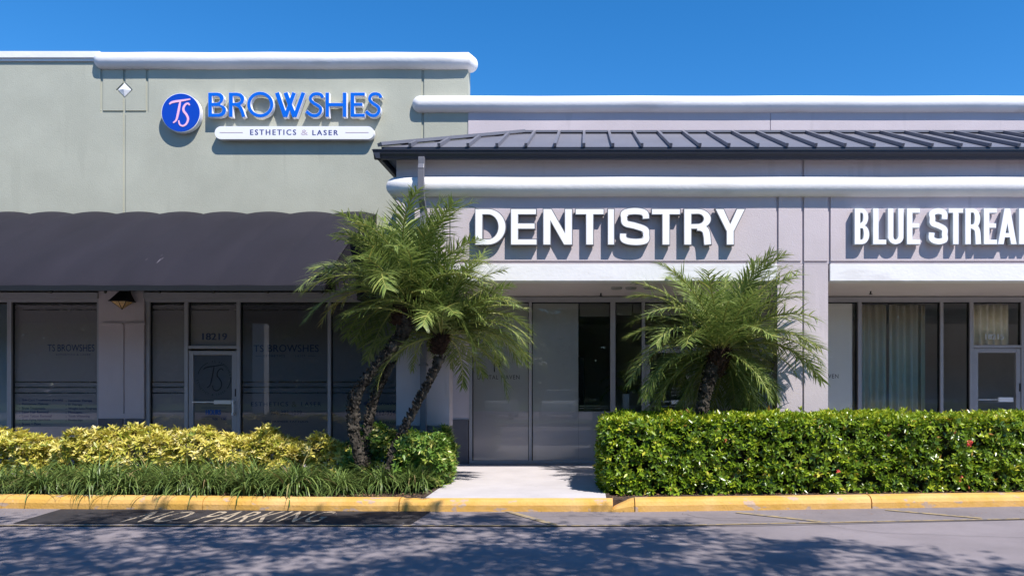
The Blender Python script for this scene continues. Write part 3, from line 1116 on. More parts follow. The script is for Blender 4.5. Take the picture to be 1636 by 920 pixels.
def rib(x, m_):
    yt = TY if x > HX else EY + (x - RX)
    if yt - EY < .12: return
    m_.bar((x, EY - .012, EZ + .001), (x, yt, EZ + sl * (yt - EY) + .001), .045, .055)


i = -7
while i * .452 < XR - .1:
    rib(i * .452 - .02, mb); i += 1
y = EY + .4
while y < YW - .1:
    xt = min(RX + (y - EY), HX)
    mb.bar((RX - .01, y, EZ + .001), (xt, y, EZ + sl * (xt - RX) + .001), .045, .05)
    y += .45
hz = .012
mb.bar((RX - .01, EY - .01, EZ + hz), (HX, TY, TZ + hz), .12, .05)
mb.box(HX - .1, XR, TY - .06, TY + .02, TZ + .003, TZ + .035)
mb.box(HX, XR, TY + .022, YW - .018, TZ + .002, TZ + .07)
roof = obj('roof', mb, M['slate'], gy, fix=False)
# eave edge, gutter, soffit
mb = MB()
mb.box(RX + .01, XR, EY + .005, EY + .03, EZ - .06, EZ - .002)
mb.box(RX + .01, RX + .035, EY + .031, YW - .001, EZ - .06, EZ - .002)
obj('drip_edge', mb, M['slate_dark'], roof)
gz = PZ(240.0, 11.6)
gp = [(0, -.115), (-.06, -.115), (-.075, -.075), (-.098, -.045), (-.11, -.01), (-.11, .006), (-.122, .006), (-.122, .018), (-.10, .018), (0, .018)]
mb = MB()
mb.prism_x([(EY + .004 + y, gz + z - .0) for y, z in gp], RX - .09, XR)
vs = [(RX + .01 + y, EY + .004 if False else EY - .10, gz + z) for y, z in gp] + [(RX + .01 + y, YW, gz + z) for y, z in gp]
n = len(gp)
mb.add(vs, [(i, (i + 1) % n, (i + 1) % n + n, i + n) for i in range(n)] + [tuple(range(n)), tuple(range(n, 2 * n))[::-1]])
obj('gutter', mb, M['slate_dark'], roof)
mb = MB()
mb.box(RX + .04, XR, EY + .03, YF + .0, ZT - .04, ZT - .015)
mb.box(RX + .04, XL - .001, YF + .001, YW, ZT - .04, ZT - .015)
obj('eave_soffit', mb, M['slate'], roof)
# downspout
mb = MB()
px_ = -2.535
path = [(px_, 11.67, gz - .10), (px_, 11.67, gz - .22), (px_, 11.635, gz - .30), (px_, 11.635, zt - .1), (px_, 11.68, zt - .22), (px_, 11.79, zt - .36), (px_, 11.79, .3), (px_, 11.72, .2)]
for a, b in zip(path[:-1], path[1:]):
    a, b = Vector(a), Vector(b)
    d = (b - a).normalized()
    mb.bar(a - d * .005, b + d * .01, .095, .065, up=(0, -1, 0) if abs(d.z) > .5 else (0, -1, -.2))
for z in (3.6, 1.9): mb.box(px_ - .065, px_ + .065, 11.71, 11.84, z, z + .03)
obj('downspout', mb, M['slate'], gy, bevel=.006)

# recessed wall beside pillar, behind
mb = MB()
mb.box(PX(680, YB), PX(750, YB), YB - .07, YB + .13, PZ(670, YB), ZH2 - .002)
obj('inner_pier', mb, M['grey'], gy)
mb = MB()
mb.box(PX(680, YB), PX(749, YB), YB - .085, YB + .13, .15, PZ(671.5, YB))
mb.box(PX(680, YB), PX(749, YB), YB - .095, YB - .071, PZ(671.3, YB), PZ(669.5, YB))
obj('inner_pier_base', mb, M['base'], gy)
# store shell
mb = MB()
mb.box(-2.3, XR, 19.5, 19.6, .15, 3.5)
mb.box(-2.4, -2.3, 14.1, 19.6, .15, 3.5)
mb.box(3.4, 3.5, 14.3, 19.6, .15, 3.5)
mb.box(-2.3, XR, 14.05, 19.6, 3.2, 3.35)
mb.box(XR, XR + .2, YF, 27, .15, 6.9)
mb.box(-2.3, XR, 26.8, 27, .15, 6.9)
mb.box(-2.2, XR, YW + .26, 27, 6.0, 6.1)
mb.box(-.45, -.35, 15.2, 17.8, .15, 3.2)
obj('inner_walls', mb, M['room'], gy)
obj('inner_floor', MB().box(-2.3, XR, 14.05, 19.5, .15, .16), M['room_floor'], gy)

mb = MB()
mb.box(PX(750, YB), XR, YB - .065, YB + .07, ZH, ZH2 + .005)
obj('window_head', mb, M['alu'], gy, bevel=.004)
ZM = PZ(657, YB)
f1, f2 = M['film_mid'], M['film_low']
g1 = window(gy, 755, 845, m0=5, film=[(755, 845, ZM + .001, 4, f1), (755, 845, 0, ZM, f2)])  # one film in two tones; the lower carries the brighter bounce
t = MB()
text_px(t, 'DENTAL', 763, 796, 605.5, 599, YL, 1.15); text_px(t, 'HAVEN', 801, 830, 605.5, 599, YL, 1.15)
for a, b, c_, wd in ((789, 594, 580, 1.8), (796.5, 590, 573, 2.0)):
    t.box(PX(a, YL), PX(a + wd, YL), YL, YL + .001, PZ(b, YL), PZ(c_, YL))
slab(t, [buf([(PX(x, YL), PZ(y, YL)) for x, y in catmull([(790, 581), (793, 579), (796, 574), (800, 571.5), (803, 574), (801, 579), (797, 581)])], .012)], [], YL, YL + .001)
obj('lettering', t, M['blackv'], g1, fix=False)
g2 = window(gy, 850, 975, m0=5, film=[(850, 924, ZM + .001, 4, f1), (850, 924, 0, ZM, f2), (924.2, 975, 0, ZM, M['film_low'])])
t = MB(); text_px(t, 'smile makeover   by appointment', 926, 972, 653.5, 650.5, YL)
t.box(PX(926, YL), PX(973, YL), YL, YL + .001, PZ(648.6, YL), PZ(648, YL))
obj('lettering', t, M['whitev'], g2, fix=False)
g3 = window(gy, 983, 1025, m0=8, film=[(983, 1025, 0, ZM, f2)])
t = MB(); text_px(t, 'CLEANINGS', 989, 1016, 655, 651, YL, 1.2)
t.box(PX(985, YL), PX(1020, YL), YL, YL + .001, PZ(649, YL), PZ(648.3, YL))
obj('lettering', t, M['whitev'], g3, fix=False)
g4 = window(gy, 1030, 1104, z0=PZ(556, YB), m0=5)
d2, e0, e1 = door(gy, 1030.5, 1103.5, PZ(557, YB))
t = MB()
for i, y in enumerate((622, 627, 632)): text_px(t, ['Open Monday', 'to Friday', 'walk in'][i], 1072, 1096, y, y - 2.5, YB - .02)
t.box(PX(1040, YB), PX(1096, YB), YB - .02, YB - .019, PZ(648.6, YB), PZ(648, YB))
obj('lettering', t, M['whitev'], d2, fix=False)
mb = MB(); mb.box(PX(1044, YB), PX(1072, YB), YB - .075, YB - .055, PZ(641.5, YB), PZ(640.5, YB)); mb.box(PX(1072, YB), PX(1098, YB), YB - .08, YB - .05, PZ(645, YB), PZ(639, YB))
obj('push_bar', mb, M['letter'], d2)
g5 = window(gy, 1113, 1240, m0=9, film=[(1113, 1240, 0, 4, M['film_mid'])])
g6 = window(gy, 1246, 1368, m0=6, film=[(1246, 1362, 0, 4, M['film_mid'])])
t = MB(); text_px(t, 'DENTAL HAVEN', 1272, 1339.5, 604, 597.5, YL, 1.15)
obj('lettering', t, M['blackv'], g6, fix=False)
g7 = window(gy, 1375, 1500, m0=6)
g8 = window(gy, 1505, 1547, m0=5)
g9 = window(gy, 1553, 1629, z0=PZ(556, YB), m0=6)
obj('lettering', text_px(MB(), '18215', 1574, 1603, 542, 533.5, YL, bold=3), M['whitev'], g9, fix=False)
d3, e0, e1 = door(gy, 1553.5, 1628.5, PZ(557, YB))
mb = MB(); mb.box(PX(1560, YB), PX(1592, YB), YB - .075, YB - .055, PZ(638.5, YB), PZ(637.5, YB)); mb.box(PX(1592, YB), PX(1615, YB), YB - .08, YB - .05, PZ(641.5, YB), PZ(634.5, YB))
obj('push_bar', mb, M['letter'], d3)
obj('lock', MB().box(PX(1626, YB), PX(1628, YB), YB - .052, YB - .046, PZ(625, YB), PZ(612, YB)), M['black'], d3)
for i in range(5):
    window(gy, 1636 + i * 120, 1750 + i * 120, m0=7)

# room things
mb = MB()


def curtain(name, a, b, z0, z1, Y, lab, amp=.035, per=.13):
    xs = np.linspace(PX(a, YB), PX(b, YB), 90)
    vs, fs = [], []
    for x in xs:
        y = Y + amp * math.sin(x / per * 6.28) + .4 * amp * math.sin(x / per * 2.9 + 1)
        vs += [(x, y, z0), (x, y, z1)]
    fs = [(2 * i, 2 * i + 2, 2 * i + 3, 2 * i + 1) for i in range(len(xs) - 1)]
    o = mesh_obj(name, vs, fs, M['curtain'], smooth=True)
    md = o.modifiers.new('s', 'SOLIDIFY'); md.thickness = .004
    tag(o, lab, 'curtain', 'curtains behind the storefront glass')


curtain('curtain', 1376, 1421, .22, 3.11, YB + .12, 'pale pleated curtain panel, leftmost behind the right storefront glass')
curtain('curtain', 1424, 1470, .22, 3.11, YB + .13, 'pale pleated curtain panel, second from the left in the wide right window')
curtain('curtain', 1472, 1484, .22, 3.11, YB + .13, 'narrow gathered strip of pale curtain at the dark gap of the right window', per=.07)
curtain('curtain', 1556, 1618, PZ(550, YB), 3.11, YB + .13, 'short pale curtain in the transom above the 18215 door')
for a, b, c_ in ((926, 974, 505), (985, 1010, 503), (1012, 1024, 500), (1032, 1102, 503)):
    o = obj('roller_shade', MB().box(PX(a, YB), PX(b, YB), YB + .10, YB + .105, PZ(c_, YB), ZH - .01), M['shade'])
    tag(o, {926: 'grey roller shade at the top of the half frosted dental window', 985: 'grey roller shade at the top of the narrow dental window, wider one',
            1012: 'slim grey roller shade at the top right corner of the narrow dental window', 1032: 'grey roller shade in the transom over the dental door'}[a], 'shade', 'roller shades')
o = obj('display_stand', MB().box(PX(994, 14.6), PX(1005, 14.6), 14.5, 14.7, .16, PZ(629, 14.6)), M['whitev'], bevel=.01)
tag(o, 'slim white display stand inside the narrow window beside the dental door', 'stand')
rack = thing('reception_cabinet', 'tall dark cabinet standing inside the dental office window', 'cabinet', (PX(932, 15.2), 15.2, .16))
obj('cabinet_body', MB().box(PX(920, 15.2), PX(934, 15.2), 15.1, 15.5, .16, PZ(570, 15.2)), M['black'], rack, bevel=.01)
obj('cabinet_plinth', MB().box(PX(921, 15.2), PX(933, 15.2), 15.08, 15.09, .2, .3), M['alu'], rack)

# soffit fittings
for i, (px, py) in enumerate(((960, 470), (1391, 467))):
    Y = (3.23 - CZ) * F / (VY - py)
    X = PX(px, Y)
    mb = MB().tube([(X, Y, z0 + .012), (X, Y, z0 - .035)], .014, 8)
    mb.tube([(X, Y, z0 - .037), (X, Y, z0 - .045)], .03, 8)
    tag(obj('sprinkler_head', mb, M['alu_dark']), ['small fire sprinkler head under the soffit left of the palm', 'small fire sprinkler head under the soffit of the curtained store'][i], 'sprinkler')
for i, px in enumerate((985, 1008, 1037)):
    Y = (3.23 - CZ) * F / (VY - 461)
    X = PX(px, Y)
    mb = MB().tube([(X, Y, z0 + .012), (X, Y, z0 - .02)], [.1, .085], 14)
    tag(obj('soffit_light', mb, M['shade'], smooth=False), ['leftmost of three round soffit lights', 'middle one of three round soffit lights', 'rightmost of three round soffit lights, nearest the palm'][i], 'light', 'round soffit lights')

# ------------------------------------------------------------------ signs


def letters(root, glyphs, yw, yf, rim, m_body, m_face, gap=.022):
    """glyphs: list of (adds, subs) in world x,z"""
    for A, S in glyphs:
        A = [ccw(a) for a in A]; S = [ccw(a) for a in S]
        mb = slab(MB(), A, S, yf, yw - gap)
        for k in range(1): pass
        o = obj('letter', mb, m_body, root, fix=False)
        A2 = [offset_poly(a, rim) for a in A]; S2 = [offset_poly(a, -rim) for a in S]
        obj('letter_face', slab(MB(), A2, S2, yf - .004, yf + .001), m_face, o, fix=False)


def place(ch, a, b, yb, yt, Y, w, h):
    H = PZ(yt, Y) - PZ(yb, Y)
    W = (PX(b, Y) - PX(a, Y)) / H
    A, S = glyph(ch, W, w, h)
    f = lambda p: [(PX(a, Y) + x * H, PZ(yb, Y) + z * H) for x, z in p]
    return [f(p) for p in A], [f(p) for p in S]


YS = YF - .108
sg = thing('channel_letter_sign', 'large white bold channel letters spelling DENTISTRY on the grey fascia', 'sign', (PX(975, YF), YF, PZ(392, YF)))
dl = [('D', 758.3, 808.8), ('E', 815.3, 858.4), ('N', 867, 915), ('T', 918.6, 965.6), ('I', 970.2, 982.1), ('S', 989.5, 1038.8), ('T', 1040.4, 1087.5), ('R', 1092, 1138.2), ('Y', 1141.5, 1191.8)]
letters(sg, [place(c, a, b, 392, 333 if c != 'S' else 332, YS, .228, .18) for c, a, b in dl], YF, YS, .013, M['ret_grey'], M['letter'])

sg = thing('channel_letter_sign', 'white condensed channel letters spelling BLUE STREAM, cut by the right picture edge', 'sign', (PX(1500, YF), YF, PZ(391, YF)))
bl = [('B', 1365, 1389), ('L', 1394.3, 1416), ('U', 1418, 1443.8), ('E', 1448.4, 1470.4), ('S', 1484.1, 1513.8), ('T', 1515, 1538.7), ('R', 1541.6, 1567), ('E', 1571.3, 1593),
      ('A', 1593.8, 1624.5), ('M', 1627.5, 1662)]
letters(sg, [place(c, a, b, 390.6, 332.8, YS, .165 if c != 'S' else .175, .135 if c != 'S' else .16) for c, a, b in bl], YF, YS, .006, M['ret_lite'], M['letter'])

YS2 = YW - .125
Z5 = 5.4533


def z5(p): return [(PX(320 + x / Z5, YS2), PZ(140 + y / Z5, YS2)) for x, y in p]


def st(pts, w_=36, sm=True): return buf(z5(catmull(pts, 5) if sm else pts), w_ / Z5 / F * YS2)


def el(cx, cy, rx, ry, n=44): return z5([(cx + rx * math.cos(t), cy + ry * math.sin(t)) for t in np.linspace(0, 2 * math.pi, n, endpoint=False)])


def rp(x0, y0, x1, y1): return z5([(x0, y1), (x1, y1), (x1, y0), (x0, y0)])


Bg = ([z5([(68, 258), (68, 44), (150, 44), (180, 50), (202, 72), (207, 98), (198, 124), (178, 143), (178, 150), (206, 160), (224, 180), (228, 205), (218, 232), (196, 251), (165, 258)])],
      [z5([(104, 132), (104, 76), (148, 76), (164, 84), (172, 104), (164, 124), (146, 132)]), z5([(104, 226), (104, 165), (160, 165), (182, 174), (192, 196), (184, 216), (164, 226)])])
Rg = ([rp(248, 44, 284, 258), z5([(260, 162), (260, 44), (320, 44), (356, 52), (381, 76), (386, 104), (378, 134), (352, 156), (320, 162)]),
       st([(300, 146), (332, 158), (352, 182), (366, 215), (380, 258)], 33)],
      [z5([(286, 132), (286, 76), (320, 76), (342, 84), (351, 104), (342, 124), (320, 132)])])
Og = ([el(523, 149, 116, 113)], [el(523, 149, 84, 82)])
Wg = ([st([(668, 44), (742, 258)], 40, False), st([(742, 44), (822, 258)], 40, False), st([(742, 258), (818, 44)], 38, False), st([(822, 258), (900, 44)], 38, False)], [])
Sg = lambda dx, sx: ([st([(dx + x * sx, y) for x, y in [(152, 92), (138, 66), (108, 56), (76, 62), (56, 88), (60, 116), (82, 138), (112, 158), (134, 182), (130, 218), (106, 242), (72, 244), (44, 228), (22, 206)]], 31)], [])
Hg = ([rp(1090, 44, 1124, 258), rp(1240, 44, 1275, 258), rp(1110, 134, 1250, 166)], [])
Eg = ([rp(1308, 44, 1344, 258), rp(1308, 44, 1436, 74), rp(1308, 134, 1415, 163), rp(1308, 228, 1436, 258)], [])
sg = thing('channel_letter_sign', 'bright blue channel letters with white edges spelling BROWSHES on the green wall', 'sign', (PX(470, YW), YW, PZ(188, YW)))
letters(sg, [Bg, Rg, Og, Wg, Sg(898, 1.12), Hg, Eg, Sg(1420, 1.02)], YW, YS2, .0055, M['white_p'], M['sblue'], gap=.035)

# round logo
sg = thing('logo_sign', 'round deep blue sign disc with pink handwritten TS initials', 'sign', (PX(289, YW), YW, PZ(211, YW)))
cx, cz_, rr = PX(289, YS2), PZ(180.3, YS2), 31.2 / F * YS2
circ = lambda r: [(cx + r * math.cos(t), cz_ + r * math.sin(t)) for t in np.linspace(0, 2 * math.pi, 72, endpoint=False)]
obj('sign_can', slab(MB(), [circ(rr)], [], YS2, YW - .03), M['white_p'], sg, fix=False)
obj('sign_face', slab(MB(), [circ(rr - .012)], [], YS2 - .006, YS2 + .001), M['dblue'], sg, fix=False)
obj('script_initials', script_ts(MB(), 289, 180, 1.0, YS2 - .012, 3.6, YS2 - .004, 1.0), M['pink'], sg, fix=False)

# pill sign
sg = thing('pill_sign', 'long white rounded sign bar reading ESTHETICS & LASER below the blue letters', 'sign', (PX(470, YW), YW, PZ(223, YW)))
Y3 = YW - .13
x0, x1, za, zb = PX(343, Y3), PX(597.5, Y3), PZ(222.5, Y3), PZ(202, Y3)
r = (zb - za) / 2
pill = arc(x1 - r, za + r, r, r, -90, 90, 14) + arc(x0 + r, za + r, r, r, 90, 270, 14)
obj('sign_can', slab(MB(), [pill], [], Y3, YW - .035), M['white_p'], sg, fix=False)
t = MB()
text_px(t, 'ESTHETICS', 399.5, 472.5, 215.8, 207.2, Y3 - .002, 1.35, bold=2)
text_px(t, 'LASER', 499, 539.5, 216.2, 208, Y3 - .002, 1.35, bold=2)
obj('lettering', t, M['ink'], sg, fix=False)
t = MB()
text_px(t, '&', 481, 492, 216, 207.5, Y3 - .002)
for a, b in ((351, 388), (552, 589)): t.box(PX(a, Y3), PX(b, Y3), Y3 - .003, Y3 - .001, PZ(212.5, Y3), PZ(211.4, Y3))
obj('rule_line', t, M['faint'], sg, fix=False)


# ------------------------------------------------------------------ palms
def frond_mesh(e0, droop, L, seed, npairs=50, wid=.0125, yellow=0.0, lmax=.275):
    r = np.random.default_rng(seed)
    n = 26
    t = np.linspace(0, 1, n)
    el_ = e0 - droop * t ** 1.25
    side = r.uniform(-.5, .5) * t ** 1.6
    d = np.column_stack([np.cos(el_) * np.cos(side), np.cos(el_) * np.sin(side), np.sin(el_)])
    P = np.vstack([[0, 0, 0], np.cumsum(d[:-1] * (L / (n - 1)), axis=0)])
    V, T, A = [], [], []
    # rachis: thin 4-sided tube
    base = 0
    for i in range(n):
        rad = .011 * (1 - .85 * t[i]) + .001
        tn = d[i]; s_ = np.array([-tn[1], tn[0], 0]); s_ /= np.linalg.norm(s_) + 1e-9; u = np.cross(s_, tn)
        for q in range(4):
            a = q * math.pi / 2
            V.append(P[i] + rad * (math.cos(a) * s_ + math.sin(a) * u)); A.append(.9)
    for i in range(n - 1):
        for q in range(4):
            a = i * 4 + q; b = i * 4 + (q + 1) % 4
            T.append((a, b, b + 4, a + 4))
    for k in range(npairs):
        tt = .10 + .9 * (k / (npairs - 1)) ** .95
        i = min(n - 2, int(tt * (n - 1))); f = tt * (n - 1) - i
        p = P[i] * (1 - f) + P[i + 1] * f
        tn = d[i]
        s_ = np.array([-tn[1], tn[0], 0]); s_ /= np.linalg.norm(s_) + 1e-9
        u = np.cross(tn, s_); u *= -1 if u[2] < 0 else 1
        ll = lmax * (.35 + .65 * math.sin(math.pi * min(1, .12 + tt * .80)) ** .8) * (1 - .30 * tt ** 3)
        for sg_ in (-1, 1):
            if r.random() < .04: continue
            ang = R(62 - 28 * tt + r.normal(0, 8))
            vee = R(20 - 10 * tt + r.normal(0, 16))
            dr = tn * math.cos(ang) + (s_ * sg_ * math.cos(vee) + u * math.sin(vee)) * math.sin(ang)
            l_ = ll * r.uniform(.85, 1.08)
            ns = 4
            pt = p.copy()
            rv = float(np.clip(r.normal(.45, .2) + yellow, 0, 1))
            b0 = len(V)
            wv = np.cross(dr, u); wv /= np.linalg.norm(wv) + 1e-9
            ww = [.6, 1, .8, .45, .04]
            cur = dr.copy()
            for j in range(ns + 1):
                h_ = wid / 2 * ww[j]
                V.append(pt - wv * h_); V.append(pt + wv * h_)
                A += [rv, rv]
                cur = cur + np.array([0, 0, -.045 - .045 * j])
                cur /= np.linalg.norm(cur)
                pt = pt + cur * l_ / ns
            for j in range(ns):
                a = b0 + 2 * j
                T.append((a, a + 1, a + 3, a + 2))
    return np.array(V), np.array(T), np.array(A)


def make_frond(e0, droop, L, seed, **k):
    V, T, A = frond_mesh(R(e0), R(droop), L, seed, **k)
    me_o = np_mesh('frond', V, T, M['frond'], rnd=A)
    me = me_o.data
    bpy.data.objects.remove(me_o)
    return me


FM = []      # (elevation class, mesh)
for i, (e0, dr) in enumerate([(84, 46), (72, 60), (62, 72), (52, 84), (42, 90), (30, 88), (16, 84), (2, 72), (-16, 58), (-36, 38)]):
    FM.append(make_frond(e0, dr, 1.0, 100 + i))
FMY = make_frond(25, 100, 1.0, 77, yellow=.5)
FM2 = [make_frond(e0, dr, 1.0, 300 + i) for i, (e0, dr) in enumerate([(78, 62), (58, 50), (36, 66), (10, 60), (-8, 80), (-40, 45)])]


def trunk(root, pts, rads, name='trunk', seed=0):
    r = random.Random(seed)
    c = catmull(pts, 8)
    rd = np.interp(np.linspace(0, 1, len(c)), np.linspace(0, 1, len(rads)), rads)
    mb = MB()
    n = 14
    mb.tube(c, [x * (1 + .10 * math.sin(i * 2.3) + r.uniform(-.05, .05)) for i, x in enumerate(rd)], n)
    # old leaf-base knobs
    for i in range(0, len(c) - 1):
        for k in range(9):
            a = r.uniform(0, 2 * math.pi)
            f = r.random()
            p = Vector(c[i]).lerp(Vector(c[i + 1]), f)
            out = Vector((math.cos(a), math.sin(a), .25)).normalized()
            q = p + out * rd[i] * .9
            mb.tube([q, q + out * .022 + Vector((0, 0, .012)), q + out * .03 + Vector((0, 0, .03))], [.016, .014, .004], 5)
    return obj(name, mb, M['trunk'], root, smooth=False)


def boots(root, c, r0, h, seed, tilt=(0, 0)):
    """fibrous swelling of cut leaf stalks under the crown"""
    r = random.Random(seed)
    mb = MB()
    c = Vector(c)
    ax = Vector((tilt[0], tilt[1], 1)).normalized()
    mb.tube([c - ax * h * .6, c - ax * h * .3, c, c + ax * h * .3, c + ax * h * .5], [r0 * .55, r0 * .8, r0, r0 * .8, r0 * .3], 14)
    for i in range(330):
        a = r.uniform(0, 2 * math.pi); u = r.uniform(-.6, .45)
        rr_ = r0 * (1 - abs(u) * .7)
        p = c + ax * h * u + Vector((math.cos(a), math.sin(a), 0)) * rr_ * .85
        o = Vector((math.cos(a) * .7, math.sin(a) * .7, r.uniform(.2, 1.0))).normalized()
        l = r.uniform(.04, .11)
        mb.tube([p, p + o * l * .6, p + o * l], [.013, .009, .002], 4)
    return obj('leaf_base', mb, M['boot'], root)


def palm(label, tr_list, crown, scale, nf, seed, bx, group, extra=(), az_bias=None, nscale=1.0, tilt=(0, 0), low=1.0):
    base = tr_list[0][0][0]
    root = thing('pygmy_date_palm', label, 'palm tree', base, group)
    for i, (pts, rads) in enumerate(tr_list): trunk(root, pts, rads, 'trunk', seed + i)
    boots(root, Vector(crown) + Vector((tilt[0] * -.12, 0, -.12)), bx[0], bx[1], seed, tilt)
    r = random.Random(seed)
    cr_ = Vector(crown)

    def add(me, az, s, roll=0, tl=0):
        o = bpy.data.objects.new('frond', me)
        COL.objects.link(o)
        o.parent = root
        o.matrix_parent_inverse = Matrix.Translation(root.location).inverted()
        o.location = cr_ + Vector((math.cos(az), math.sin(az), r.uniform(-.5, .8))) * .05
        o.rotation_euler = (roll, tl, az)
        o.scale = (s, s, s)
    g = 2.39996
    for i in range(nf):
        t = (i + .5) / nf
        pool = FM if r.random() < .6 else FM2
        k = min(len(pool) - 1, int((t ** .92) * len(pool) * low))
        az = i * g + r.uniform(-.3, .3)
        if k / len(pool) > .45 and math.sin(az) < -.35: az = -az
        add(pool[k], az, scale * r.uniform(.84, 1.1) * (.94 + .1 * (t < .7)), r.uniform(-.35, .35), r.uniform(-.16, .16))
    for me, az, s in extra: add(me, R(az), s)
    return root


def W(px, py, Y): return (PX(px, Y), Y, PZ(py, Y))


ga = 'pygmy date palms in front of the shops'
palm('taller leaning palm with thick curved double trunk in front of the dark left windows',
     [([W(577, 745, 10.75), W(566, 690, 10.72), W(566, 640, 10.7), W(590, 600, 10.72), W(622, 562, 10.75), W(645, 530, 10.8), W(652, 505, 10.8)], [.07, .08, .078, .07, .072, .095, .125]),
      ([W(583, 745, 10.95), W(588, 700, 10.98), W(592, 660, 10.98), W(606, 620, 10.95), W(626, 580, 10.92)], [.06, .06, .055, .052, .045])],
     W(652, 480, 10.8), 1.52, 56, 11, (.15, .42), ga, extra=[(FMY, 183, 1.38), (FM[4], 176, 1.6), (FM[1], 160, 1.5), (FM2[0], 100, 1.5), (FM[0], 60, 1.5), (FM[0], 130, 1.45), (FM[1], -60, 1.4)], tilt=(.35, 0), low=.74)
palm('shorter slender palm with thin straight leaning trunk beside the pillar',
     [([W(618, 752, 10.55), W(637, 705, 10.6), W(662, 655, 10.7), W(686, 610, 10.8), W(704, 572, 10.88)], [.048, .05, .052, .052, .065])],
     W(706, 535, 10.9), 1.35, 48, 23, (.10, .28), ga, extra=[(FM[5], -8, 1.45), (FM[6], 6, 1.4), (FM[4], 14, 1.45), (FM[3], -25, 1.45), (FM[5], -20, 1.4), (FM[6], 20, 1.35)], tilt=(.2, 0), low=.8)
palm('single broad palm with dark short trunk rising out of the clipped hedge',
     [([W(1117, 760, 11.0), W(1119, 690, 11.05), W(1123, 650, 11.1), W(1131, 615, 11.15), W(1140, 585, 11.2)], [.085, .085, .08, .10, .13])],
     W(1150, 562, 11.2), 1.58, 66, 38, (.16, .42), ga, extra=[(FM[4], 4, 1.6), (FM[5], -6, 1.6), (FM[3], 12, 1.6), (FM[8], -38, 1.2), (FM[8], -52, 1.15), (FM2[5], -30, 1.1), (FM[8], 192, 1.3), (FM[7], 200, 1.5), (FM[6], 186, 1.6), (FM[0], 20, 1.65), (FM[1], -15, 1.7), (FM[2], 25, 1.7), (FM[1], 40, 1.6), (FM2[0], 0, 1.7), (FM[2], -30, 1.6)], tilt=(.15, 0))


# ------------------------------------------------------------------ shrubs and hedges
def bumpy(p, amp, sc_, seed):
    r = np.random.default_rng(seed)
    k = r.normal(size=(6, 3)) * sc_
    ph = r.uniform(0, 6.28, 6)
    return amp * np.sin(p @ k.T + ph).mean(axis=1) * 1.6


def box_surface(n, x0, x1, y0, y1, z0, z1, r, top=1.0, skip_bottom=True):
    """random points on front, top, back, ends of a rounded block with outward normals"""
    lx, ly, lz = x1 - x0, y1 - y0, z1 - z0
    ar = np.array([lx * lz, lx * ly * top, lx * lz * .35, ly * lz, ly * lz])
    w_ = r.choice(5, n, p=ar / ar.sum())
    u, v_ = r.uniform(0, 1, n), r.uniform(0, 1, n)
    P = np.zeros((n, 3)); N = np.zeros((n, 3))
    for k, (fx, fy, fz, nn) in enumerate([(u * lx + x0, y0 + 0 * u, v_ * lz + z0, (0, -1, 0)), (u * lx + x0, v_ * ly + y0, z1 + 0 * u, (0, 0, 1)), (u * lx + x0, y1 + 0 * u, v_ * lz + z0, (0, 1, 0)),
                                          (x0 + 0 * u, u * ly + y0, v_ * lz + z0, (-1, 0, 0)), (x1 + 0 * u, u * ly + y0, v_ * lz + z0, (1, 0, 0))]):
        s_ = w_ == k
        P[s_, 0] = fx[s_]; P[s_, 1] = fy[s_]; P[s_, 2] = fz[s_]; N[s_] = nn
    # round the corners
    c = np.array([(x0 + x1) / 2, (y0 + y1) / 2, (z0 + z1) / 2])
    q = .16
    lo = np.array([x0 + q, y0 + q, z0]); hi = np.array([x1 - q, y1 - q, z1 - q])
    cl = np.clip(P, lo, hi)
    d = P - cl
    dn = np.linalg.norm(d, axis=1, keepdims=True)
    m_ = (dn[:, 0] > 1e-6)
    P[m_] = cl[m_] + d[m_] / dn[m_] * np.minimum(dn[m_], q)
    N[m_] = .4 * N[m_] + .6 * d[m_] / dn[m_]
    return P, unit(N)


def whorls(P, N, per, L, wd, r, up=.55, spread=.9, rn=(.5, .2), grow=None):
    """clusters of leaves radiating around a shoot direction"""
    n = len(P)
    ax = unit(N * (1 - up) + np.array([0, 0, up]) + r.normal(0, .28, (n, 3)))
    a = unit(np.cross(ax, r.normal(size=(n, 3))))
    b = np.cross(ax, a)
    O, Fw, Nn, Ls, Ws, Rn = [], [], [], [], [], []
    crn = np.clip(r.normal(rn[0], rn[1], n), 0, 1)
    cs = r.uniform(.75, 1.2, n)
    for k in range(per):
        t = 2 * math.pi * k / per + r.uniform(-.4, .4, n)
        rad = a * np.cos(t)[:, None] + b * np.sin(t)[:, None]
        sp = (spread * r.uniform(.6, 1.25, n))[:, None]
        f = unit(rad * sp + ax * (1.1 - .5 * sp))
        O.append(P + ax * r.uniform(-.03, .015, n)[:, None]); Fw.append(f)
        Nn.append(unit(ax - rad * .25 + r.normal(0, .2, (n, 3))))
        l_ = L * cs * r.uniform(.75, 1.2, n)
        Ls.append(l_); Ws.append(l_ * wd * r.uniform(.8, 1.15, n))
        Rn.append(np.clip(crn + r.normal(0, .09, n), 0, 1))
    return leaves(np.vstack(O), np.vstack(Fw), np.vstack(Nn), np.concatenate(Ls), np.concatenate(Ws), np.concatenate(Rn))


def with_stems(V, T, A, mb, org):
    """leaf mesh and woody stems in one mesh; returns vertices, triangles, tone, number of leaf faces"""
    tr = []
    for f in mb.f:
        for i in range(1, len(f) - 1): tr.append((f[0], f[i], f[i + 1]))
    sv = np.array(mb.v); st_ = np.array(tr) + len(V)
    return np.vstack([V, sv]) - np.array(org), np.vstack([T, st_]), np.concatenate([A, np.zeros(len(sv))]), len(T)


